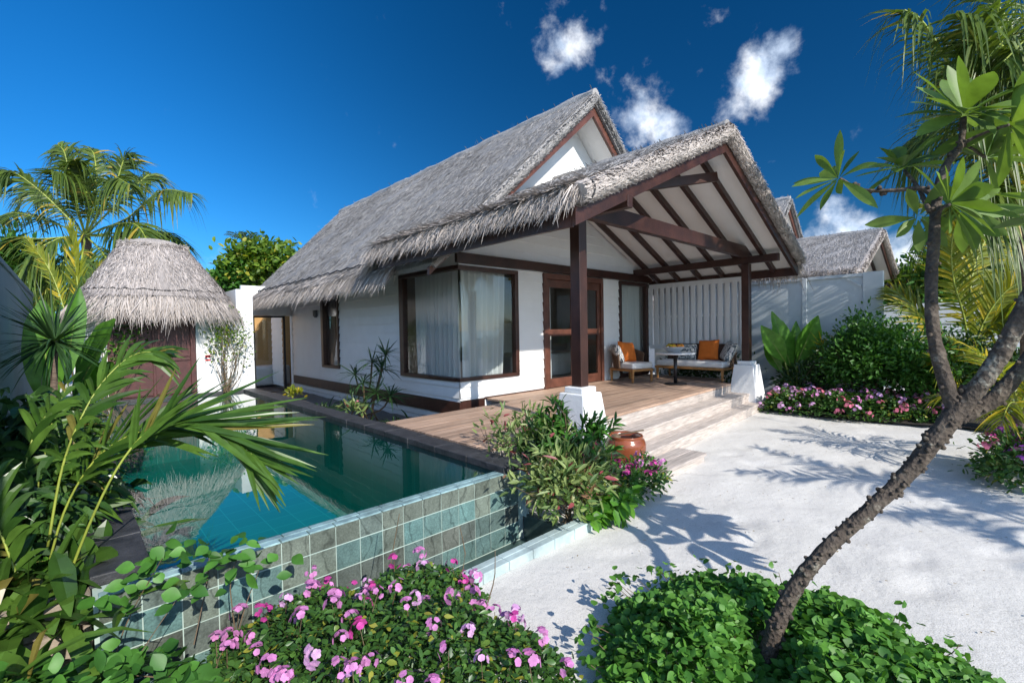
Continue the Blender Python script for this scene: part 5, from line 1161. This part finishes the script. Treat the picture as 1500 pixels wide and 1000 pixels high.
shrub_leaves(mb, (2.82, 6.3, .42), (.10, .35, .14), 60, .12, .045, l1=.7, l2=.8); mb.build('foliage', MT['lf_varieg'], t); flowers(t, [(2.80, 6.05, .55)], ('rose',), (.9, 1))
t = plant('yellow_weed', (2.9, 8.9, .03), 'little yellow green plant beside the far slate coping', 'plant'); mb = MB(); shrub_leaves(mb, (2.85, 8.7, .42), (.12, .5, .10), 60, .10, .05, l1=.8, l2=.8); mb.build('foliage', MT['lf_gold'], t)

# --- back left: coconut palm, broad tree, small far palm
def cpalm(C, specs, LL, W, nl, D0=0):
    out = []
    for s in specs: out.append(dict(path=[C]+px(s), nl=nl, LL=LL, W=W, up=nrm(Z*.8-CF*.35+rng.normal(0, .2, 3)), t0=.2))
    return out
C = atd(125, 345, 14.0)
sp = [[(70, 290, 13.6), (30, 258, 13.3), (8, 250, 13.0)], [(105, 270, 14), (95, 225, 14), (85, 212, 14.2)], [(140, 270, 14.2), (138, 228, 14.5), (128, 215, 14.8)], [(165, 280, 14), (180, 238, 14), (186, 228, 14)], [(180, 290, 14.5), (215, 258, 15), (222, 256, 15.2)], [(185, 320, 13.8), (235, 280, 13.4), (282, 284, 13)], [(60, 320, 14.5), (15, 312, 15), (-10, 325, 15.5)], [(195, 340, 14), (240, 340, 14), (275, 362, 14)], [(85, 350, 13.2), (45, 375, 12.8), (20, 420, 12.5)], [(150, 370, 13.2), (165, 400, 12.9), (160, 440, 12.7)], [(95, 380, 13.4), (70, 420, 13.2), (60, 460, 13)], [(110, 300, 13.2), (100, 260, 12.6), (75, 250, 12)], [(165, 330, 13), (200, 330, 12.4), (225, 370, 12)], [(120, 380, 12.9), (118, 420, 12.6), (125, 450, 12.5)], [(60, 350, 13.8), (20, 350, 13.6), (-15, 385, 13.5)], [(150, 300, 13), (165, 262, 12.5), (190, 270, 12)], [(180, 350, 13.4), (205, 385, 13.1), (215, 430, 13)], [(90, 310, 14.5), (55, 280, 15), (40, 285, 15.4)], [(130, 300, 13.4), (118, 255, 13), (110, 235, 12.6)]]
pinnate('coconut_palm', 'coconut palm with many arching fronds rising behind the hut', 'palm', (C[0], C[1], 0), cpalm(C, sp, 1.15, .070, 56), 'lf_coco', 'cane', trunk=([(C[0]+.3, C[1]+.2, 0), (C[0]+.1, C[1], 2), C], (.18, .14, .12)), rad=.030, lift=-.05, droop=.75, ang=62, jit=.15, prof=(.6, 1, .8, .4, .03))
pinnate('young_palm', 'young palm with broad pale green upright leaves left of the hut roof', 'palm', (.0, 13.5, 0), [dict(path=px([(118, 470, 9.6), (112, 400, 9.6), (104, 332, 9.6)]), nl=34, LL=.50, W=.055, ang=32, up=-CF), dict(path=px([(100, 470, 9.8), (75, 400, 9.8), (40, 350, 9.8)]), nl=30, LL=.40, W=.05, ang=40, up=-CF), dict(path=px([(120, 470, 9.9), (140, 420, 10), (150, 385, 10)]), nl=26, LL=.35, W=.05, ang=36, up=-CF)], 'lf_gold', 'cane', rad=.016, lift=0, droop=.08, t0=.15)
def tree(name, label, c, r, n, L, W, mt, root, tr_, clumps=60, group=None):
    c = A(*c); t = plant(name, root, label, 'tree', group); mb = MB(); P = shrub_leaves(mb, c, r, n, L, W, clumps=clumps, l1=.85, l2=.9, zmin=-.7); mb.build('crown', MT[mt], t)
    mb = MB(); mb.tube(spline([root, (A(*root)+c)/2+rng.normal(0, .1, 3), c], 12), np.linspace(tr_, tr_*.5, 12), 10, .05); i = rng.integers(0, n, 22); stems(mb, np.tile(c-Z*.4*r[2], (22, 1)), P[i], tr_*.3); mb.build('trunk', MT['bark'], t); return t
c = atd(385, 400, 18); tree('broadleaf_tree', 'round yellow green tree between the hut roof and the villa roof', c, (1.7, 1.5, 1.15), 3400, .24, .16, 'lf_tree', (c[0], c[1], 0), .14)
c2 = atd(332, 415, 17); tree('broadleaf_tree', 'smaller darker tree just behind the white pier', c2, (.8, .8, .8), 1100, .22, .15, 'lf_bush', (c2[0], c2[1], 0), .1, 30)
C = atd(362, 362, 24); pinnate('coconut_palm', 'tiny distant palm top above the round tree', 'palm', (C[0], C[1], 0), [dict(path=arc(C, a, 70, -10, 1.2), nl=20, LL=.45, W=.05) for a in range(0, 360, 40)], 'lf_drac', 'cane', trunk=([(C[0], C[1], 0), C], (.15, .1)), rad=.02, droop=.4)
c = atd(30, 420, 14); tree('broadleaf_tree', 'dark tangled foliage behind the left boundary wall', c, (1.6, 1.2, 1.5), 2600, .26, .10, 'lf_bush', (c[0], c[1], 0), .12, 60)

# --- right side
bp_ = paddles('bird_of_paradise', 'upright broad leaved plant against the grey screen wall beside the porch', (9.75, 2.62, 0), [
    (atd(1160, 540, 8.7), atd(1130, 456, 8.7), .42, tow+A(.2, 0, .1), 0), (atd(1150, 530, 8.6), atd(1114, 472, 8.5), .34, tow+A(-.5, 0, 0), .05), (atd(1152, 545, 8.9), atd(1146, 470, 9), .44, tow+A(.3, 0, 0), 0),
    (atd(1168, 530, 8.6), atd(1198, 462, 8.5), .44, tow+A(.3, 0, .5), 0), (atd(1164, 535, 8.8), atd(1166, 470, 8.9), .26, tow+A(-.8, 0, 0), 0), (atd(1145, 545, 8.8), atd(1118, 500, 8.9), .22, tow+A(-.6, 0, 0), .1), (atd(1175, 535, 8.8), atd(1205, 492, 8.9), .2, tow+A(.4, 0, .3), .1)], prof=(.1, .6, .95, 1, .85, .5, .05), stalk=.024)
yu = plant('yucca', (9.8, 2.2, 0), 'small spiky pale yucca in front of the grey screen wall', 'yucca'); mb = MB(); ms = MB()
for u, v, D in ((1205, 508, 8.4), (1232, 498, 8.3), (1215, 520, 8.3)):
    c = atd(u, v, D); n = 46; d = rdir(n, -.3); strips(mb, np.tile(c, (n, 1)), d, Z+rng.normal(0, .2, (n, 3)), rng.uniform(.25, .42, n), .024, rng.uniform(0, .35, n), (.8, 1, .7, .04), .2); ms.tube(spline([(9.8, 2.2, 0), (c+A(9.8, 2.2, 0))/2, c], 7), .016, 6)
mb.build('leaves', MT['lf_gold'], yu); ms.build('stem', MT['palmbark'], yu)
leafy('broadleaf_shrub', 'dark shrub with orange tinted flowers behind the flower bed at the screen wall', 'shrub', (9.75, 2.45, .45), (.45, .45, .42), 1100, .11, .05, 'lf_dark', clumps=30)
mb = MB(); P = np.stack(np.meshgrid(np.linspace(8.75, 13, 30), np.linspace(-.4, 3.2, 24), indexing='ij'), -1); P[..., 0] += .25*(P[..., 1] < .6)*(P[..., 0] < 9); mb.grid(np.dstack([P, .03+.04*vnoise(P[..., 0]*5, P[..., 1]*5, 8)])); tag(mb.build('planting_soil', MT['soil'], smooth=True), 'dark soil under the hedge', None, None, 'structure')
TG = 'background trees at the right edge'
for (u, v, D, r, n, lb, mt) in ((1360, 430, 15, (1.3, 1.4, 1.3), 2600, 'yellow green tree behind the white board fence', 'lf_tree'), (1440, 400, 14, (1.5, 1.5, 1.9), 3600, 'dark green tree between the palm trunk and the frangipani branch', 'lf_bush'), (1530, 400, 13, (1.6, 1.6, 2.2), 3600, 'tree at the right edge behind the tall palm trunk', 'lf_tree'), (1400, 490, 12, (1.2, 1.4, .9), 2400, 'low bushy tree behind the young yellow green palm', 'lf_bush')):
    c = atd(u, v, D); t = thing('broadleaf_tree', (c[0], c[1], 0), lb, 'tree', TG); mb = MB(); q = shrub_leaves(mb, c, r, n, .26, .13, clumps=60, l1=.8, l2=.8, zmin=-.9); mb.build('crown', MT[mt], t); mb = MB(); mb.tube(spline([(c[0], c[1], -.05), (c[0]+.1, c[1], c[2]*.5), c], 8), np.linspace(.12, .05, 8), 8, .05); i = rng.integers(0, n, 16); stems(mb, np.tile(c-Z*.5, (16, 1)), q[i], .03); mb.build('trunk', MT['bark'], t)
HB = 'hedge bushes right of the screen wall'
for (u, v, D, r, n, lb, mt) in ((1265, 525, 7.8, (.62, .55, .70), 5200, 'green hedge bush in front of the end post of the screen wall', 'lf_bush'), (1330, 535, 7.5, (.62, .6, .66), 5200, 'green hedge bush behind the upright frangipani branch', 'lf_bush'), (1400, 550, 7.2, (.55, .6, .62), 3600, 'dark hedge bush behind the fork of the frangipani', 'lf_dark'), (1470, 560, 7.2, (.6, .6, .6), 2600, 'dark hedge bush at the right edge behind the little palm', 'lf_dark')):
    c = atd(u, v, D); c[2] -= .12; leafy('hedge_bush', lb, 'bush', c, A(*r)*A(1, 1, 1.15), int(n*1.25), .085, .045, mt, clumps=80, l1=.8, l2=.8, ns=20)
fb = plant('periwinkle_bed', (9.0, 1.6, 0), 'bed of pink and lilac flowers along the sand below the hedge', 'flower bed')
poly = [(8.52, 2.90), (8.56, 2.2), (8.52, 1.5), (8.85, .95), (9.1, .45), (9.7, .45), (9.9, 1.6), (9.8, 2.9)]
mb = MB(); p, h = carpet(mb, poly, .36, 8500, .062, .034, .2, 12, .8, .95, .8); mb.build('foliage', MT['lf_vinca'], fb)
keep = []
for a, b in zip(p[rng.permutation(len(p))][:3000], range(3000)):
    if a[0] > 9.45 and rng.uniform() < .7: continue
    if all((a[0]-q[0])**2+(a[1]-q[1])**2 > .10**2 for q in keep): keep.append((a[0], a[1], 0))
    if len(keep) >= 98: break
K = [(x, y, h[np.argmin((p[:, 0]-x)**2+(p[:, 1]-y)**2)]+.01) for x, y, _ in keep]
flowers(fb, K, ('lilac', 'pink', 'lilac', 'rose'), (1.5, 2.2))
# young coconut palms at the right
C = atd(1425, 600, 7.9); C[2] = .1
pinnate('coconut_palm', 'young yellow green coconut palm behind the hedge at right', 'palm', (C[0], C[1], 0), [dict(path=[C]+px(s), nl=56, LL=.74, W=.048, up=nrm(-CF+Z*.3+rng.normal(0, .25, 3)), t0=.25) for s in (
    [(1420, 480, 7.9), (1425, 400, 8), (1450, 345, 8.2), (1500, 320, 8.3)], [(1415, 480, 7.8), (1395, 400, 7.6), (1400, 330, 7.4), (1440, 290, 7.2)], [(1400, 520, 7.8), (1365, 480, 7.8), (1340, 450, 7.9), (1310, 425, 8.1)], [(1430, 500, 7.8), (1470, 430, 7.6), (1530, 400, 7.4)], [(1420, 470, 8.1), (1410, 380, 8.4), (1385, 320, 8.7), (1350, 300, 9)], [(1435, 500, 7.6), (1465, 470, 7.2), (1500, 470, 6.9)], [(1420, 520, 7.5), (1400, 545, 7), (1370, 530, 6.6)], [(1425, 450, 8), (1440, 380, 8.2), (1480, 370, 8.4), (1520, 420, 8.6)])], 'lf_gold', 'cane', rad=.020, lift=.0, droop=.25, ang=58, jit=.12, prof=(.6, 1, .8, .45, .03))
C = atd(1512, 320, 6.0); CB = A(C[0]+.05, C[1]-.05, 0)
bigf = [[(1480, 230, 5.9), (1450, 170, 5.8), (1402, 112, 5.6), (1352, 34, 5.4), (1325, 15, 5.3)], [(1490, 190, 5.9), (1470, 90, 5.8), (1455, -10, 5.7), (1430, -70, 5.6)], [(1525, 200, 5.9), (1530, 90, 5.9), (1500, -20, 5.9), (1450, -60, 5.8)], [(1470, 260, 6.2), (1420, 210, 6.4), (1370, 190, 6.6), (1320, 230, 6.8)], [(1545, 230, 5.8), (1580, 150, 5.6), (1560, 60, 5.4), (1500, 20, 5.2)], [(1480, 250, 5.5), (1440, 180, 5.1), (1400, 160, 4.8)], [(1560, 260, 6), (1640, 200, 6), (1720, 220, 6)], [(1490, 230, 6.4), (1460, 130, 6.8), (1420, 90, 7.2), (1370, 110, 7.6)], [(1530, 240, 6.3), (1560, 130, 6.7), (1600, 60, 7)], [(1475, 280, 5.8), (1440, 270, 5.6), (1410, 300, 5.4)], [(1500, 210, 6.1), (1490, 110, 6.2), (1480, 40, 6.3), (1440, -20, 6.4)], [(1515, 220, 5.7), (1505, 130, 5.5), (1470, 70, 5.3), (1420, 60, 5.1)], [(1485, 240, 5.6), (1450, 140, 5.3), (1430, 60, 5.1), (1400, 20, 4.9)], [(1505, 220, 6.2), (1500, 120, 6.4), (1465, 60, 6.6), (1400, 50, 6.8)], [(1530, 230, 5.6), (1530, 120, 5.3), (1510, 60, 5.0), (1470, 90, 4.8)]]
pinnate('coconut_palm', 'tall coconut palm with long drooping fronds at the upper right edge', 'palm', CB, [dict(path=[C]+px(s), nl=62, LL=1.05, W=.042, up=nrm(Z+rng.normal(0, .3, 3)), t0=.2) for s in bigf], 'lf_coco', 'cane', trunk=([CB, CB*.5+C*.5+A(-.02, 0, 0), C-Z*.1], (.17, .125, .14)), rad=.035, lift=-.1, droop=.85, ang=60, jit=.14, prof=(.6, 1, .8, .4, .03))
C = atd(1493, 603, 4.75); CB = A(6.93, -.07, 0)
pinnate('dwarf_palm', 'little palm with a thin reddish trunk growing out of the flowers at right', 'palm', CB, [dict(path=arc(C, a, e0, e1, L), nl=22, LL=.40, W=.022) for a, e0, e1, L in ((150, 75, 10, .9), (200, 70, -10, .9), (100, 80, 30, .9), (250, 70, -15, .9), (40, 75, 10, .9), (320, 70, 0, .9), (170, 40, -50, .75), (120, 50, -40, .8), (230, 35, -50, .7), (350, 40, -40, .7))], 'lf_gold', 'cane', trunk=([CB, (CB+C)/2+A(.02, 0, 0), C], (.055, .05, .045)), rad=.010, lift=.1, droop=.35, ang=50)
pb = plant('periwinkle_bush', (6.6, -.05, 0), 'purple and magenta flowering bush around the foot of the little palm', 'flower bush'); mb = MB()
P = shrub_leaves(mb, (6.45, -.15, .16), (.65, .36, .26), 2200, .065, .034, clumps=60, l1=.8, l2=.95, upb=.8); P[:, 2] = np.maximum(P[:, 2], .02); mb.build('foliage', MT['lf_vinca'], pb); i = rng.permutation(np.where(P[:, 2] > .22)[0])[:44]; flowers(pb, P[i]+A(0, 0, .04), ('purple', 'magenta', 'purple', 'rose'), (1.0, 1.5))
# plants seen under the louvre fence
leafy('low_hedge', 'dark low hedge behind the slat fence under the sofa', 'hedge', (9.98, 4.4, .5), (.24, 1.0, .5), 2200, .10, .05, 'lf_dark', clumps=60)

# --- frangipani
pl_ = plant('frangipani_tree', atd(1118, 985, 2.0)*A(1, 1, 0), 'leaning knobbly frangipani tree with big leaf rosettes across the right of the view', 'tree')
def limb(mb, P, r, n=40, seg=14, wob=.05, knobs=0):
    pts = spline(px(P), n); rad = .60*np.interp(np.linspace(0, 1, n), np.linspace(0, 1, len(r)), r); mb.tube(pts, rad, seg, wob)
    for k in range(knobs):
        i = rng.integers(1, n-1); T = nrm(pts[i+1]-pts[i-1]); a = rdir(1)[0]; a = nrm(a-T*(a@T)); q = pts[i]+a*rad[i]*.9+T*rng.uniform(-.02, .02); s = rng.uniform(.006, .013)
        mb.tube([q, q+a*s*.8, q+a*s*1.3, q+a*s*1.35], [s, s*.8, s*.45, .001], 7)
mb = MB(); limb(mb, [(1112, 1020, 2.0), (1122, 965, 2.0), (1142, 905, 2.0), (1170, 852, 2.0), (1212, 802, 2.0), (1272, 748, 2.0), (1328, 695, 2.0), (1372, 640, 1.99), (1406, 595, 1.98), (1422, 568, 1.97)], (.082, .060, .053, .049, .047, .049, .056, .066, .055), 80, 20, .05, 230); tr0 = mb.build('trunk', MT['bark'], pl_, smooth=True)
mb = MB(); limb(mb, [(1402, 610, 1.98), (1384, 555, 2.0), (1368, 490, 2.01), (1364, 420, 2.03), (1368, 350, 2.06), (1373, 285, 2.10), (1388, 240, 2.12), (1407, 213, 2.14), (1412, 172, 2.15)], (.052, .046, .040, .037, .035, .032, .027, .022, .018), 60, 14, .05, 30)
limb(mb, [(1372, 292, 2.10), (1350, 276, 2.14), (1310, 279, 2.2), (1262, 278, 2.27), (1230, 262, 2.32)], (.024, .018, .015, .014, .015), 30, 10, .05, 10)
limb(mb, [(1362, 310, 2.08), (1345, 275, 2.2), (1325, 250, 2.3)], (.018, .014, .013), 16, 9); limb(mb, [(1408, 212, 2.14), (1430, 200, 2.1), (1455, 190, 2.05), (1478, 183, 2.0)], (.014, .011, .010, .010), 16, 9)
limb(mb, [(1407, 210, 2.14), (1428, 220, 2.2), (1442, 230, 2.25)], (.014, .012, .012), 14, 9); limb(mb, [(1370, 320, 2.07), (1380, 305, 2.0), (1390, 300, 1.95)], (.016, .012, .012), 12, 9)
mb.build('branch', MT['bark'], pl_, smooth=True)
mb = MB(); limb(mb, [(1398, 606, 1.99), (1428, 572, 1.95), (1462, 525, 1.91), (1495, 462, 1.87), (1530, 390, 1.82), (1590, 312, 1.77)], (.056, .056, .052, .049, .044, .04), 50, 16, .05, 24); mb.build('branch', MT['bark'], pl_, smooth=True)
mb = MB(); limb(mb, [(1412, 608, 2.02), (1455, 585, 2.0), (1492, 545, 1.98), (1540, 490, 1.95), (1620, 440, 1.9), (1720, 400, 1.86)], (.052, .052, .048, .044, .04, .034), 50, 14, .05, 16); mb.build('branch', MT['bark'], pl_, smooth=True)
def rosette(c, axis_, n, L, W, spread=(35, 105), dr=.1):
    mb = MB(); ax = nrm(A(*axis_)); t1 = nrm(np.cross(ax, A(.2, .4, .9))); t2 = np.cross(ax, t1)
    a = np.arange(n)*2.4+rng.normal(0, .2, n); th = np.radians(np.linspace(spread[0], spread[1], n)+rng.normal(0, 8, n))
    d = ax*np.cos(th)[:, None]+(t1*np.cos(a)[:, None]+t2*np.sin(a)[:, None])*np.sin(th)[:, None]
    up = nrm(ax-d*np.sum(d*ax, 1, keepdims=True)+rng.normal(0, .12, (n, 3)))
    strips(mb, A(*c)+d*.015, d, up, L*rng.uniform(.7, 1.12, n), W*rng.uniform(.85, 1.1, n), dr*rng.uniform(.3, 2, n), (.10, .30, .55, .80, .97, 1, .88, .55, .06), .22)
    return mb.build('leaf_rosette', MT['lf_plum'], pl_, smooth=True)
for u, v, D, ax, n, L, W in ((1228, 262, 2.32, -CR*.7+Z*.35-CF*.2, 16, .22, .048), (1322, 245, 2.32, Z-CR*.35-CF*.3, 18, .22, .062), (1412, 168, 2.15, Z*.8-CF*.55, 24, .28, .080), (1444, 232, 2.26, CR*.6+Z*.5-CF*.4, 16, .22, .060), (1390, 298, 1.95, CR*.5-CF*.5+Z*.2, 17, .23, .062), (1345, 318, 2.15, -CR*.3-Z*.2-CF*.4, 7, .18, .05), (1480, 182, 2.0, CR+Z*.3, 14, .26, .072), (1405, 310, 2.2, CR*.6+CF*.3-Z*.1, 12, .24, .06),
    (1600, 312, 1.75, Z+CR*.2, 20, .30, .085), (1640, 420, 1.85, Z*.6+CR*.4-CF*.2, 20, .30, .085), (1725, 395, 1.86, Z+CR*.5, 22, .30, .09), (1690, 500, 1.9, CR*.5-CF*.5+Z*.3, 20, .30, .085), (1600, 600, 1.8, CR*.4-CF*.6, 18, .28, .08)):
    rosette(atd(u, v, D), ax, n, L, W)
mb = MB(); limb(mb, [(1540, 490, 1.95), (1600, 500, 1.92), (1690, 500, 1.9)], (.03, .024, .018), 14, 8); limb(mb, [(1560, 480, 1.94), (1585, 540, 1.86), (1600, 600, 1.8)], (.026, .02, .015), 12, 8); limb(mb, [(1580, 460, 1.92), (1610, 440, 1.88), (1640, 420, 1.85)], (.024, .02, .016), 12, 8); mb.build('branch', MT['bark'], pl_, smooth=True)
# --- off frame: the palm whose fronds shade the sand, and beach scrub mirrored in the windows
def unshadow(L):
    k = math.tan(EL); return [onz(u, v, 0)-np.append(SD[:2], 0)*-1*0+np.append(SD[:2]*z/k, z) for u, v, z in L]
C = unshadow([(1640, 800, 2.55)])[0]; CB = A(C[0]+.1, C[1]-.4, 0)
sf = [unshadow(q) for q in ([(1500, 760, 2.7), (1400, 722, 2.75), (1300, 698, 2.65), (1200, 680, 2.5), (1110, 655, 2.3)], [(1500, 765, 2.65), (1400, 728, 2.6), (1300, 708, 2.45), (1180, 697, 2.25), (1080, 688, 2.0)], [(1520, 800, 2.6), (1440, 770, 2.5), (1370, 750, 2.3), (1290, 750, 2.0)])]
pinnate('coconut_palm', 'palm out of frame at right, known by its frond shadows on the sand', 'palm', CB, [dict(path=[C]+q, nl=54, LL=l_, W=.044, t0=.25) for q, l_ in zip(sf, (.60, .66, .50))]+[dict(path=arc(C, a, e0, e1, L), nl=40, LL=.6, W=.034) for a, e0, e1, L in ((0, 50, -20, 2.0), (220, 45, -30, 2.2), (260, 50, -25, 2.2), (310, 50, -25, 2.2))], 'lf_coco', 'cane', trunk=([CB, (CB+C)/2+A(.1, .1, 0), C], (.16, .12, .1)), rad=.022, lift=.0, droop=.25, ang=55)
mb = MB(); n = 9000; P = np.column_stack([rng.uniform(-9, 24, n), rng.uniform(-9.5, -8, n), rng.uniform(0, 1, n)]); P[:, 2] *= 1.1*vnoise(P[:, 0]*.8, P[:, 1]*.8, 3)+.3; leaf6(mb, P, rdir(n), Z+rng.normal(0, .5, (n, 3)), .22, .13); tag(mb.build('beach_scrub', MT['lf_bush']), 'low green beach scrub in front of the sea, mirrored in the corner window', 'scrub', None, 'stuff')

mb = MB(); n = 420; P = np.column_stack([rng.uniform(2.2, 9, n), rng.uniform(-.6, 2.6, n), np.full(n, .016)]); P = P[(P[:, 1] < 2.0) | (P[:, 0] < 3)]; n = len(P); d = rng.normal(0, 1, (n, 3)); d[:, 2] = .05; leaf6(mb, P, d, Z+rng.normal(0, .25, (n, 3)), rng.uniform(.008, .03, n), rng.uniform(.004, .010, n)); tag(mb.build('sand_litter', MT['lf_dry']), 'tiny dry leaf bits scattered on the white sand', 'litter', None, 'stuff')

for o in list(bpy.data.objects):
    if o.name.split('.')[0] == 'stems': o.name = 'twigs'; o['kind'] = 'stuff'
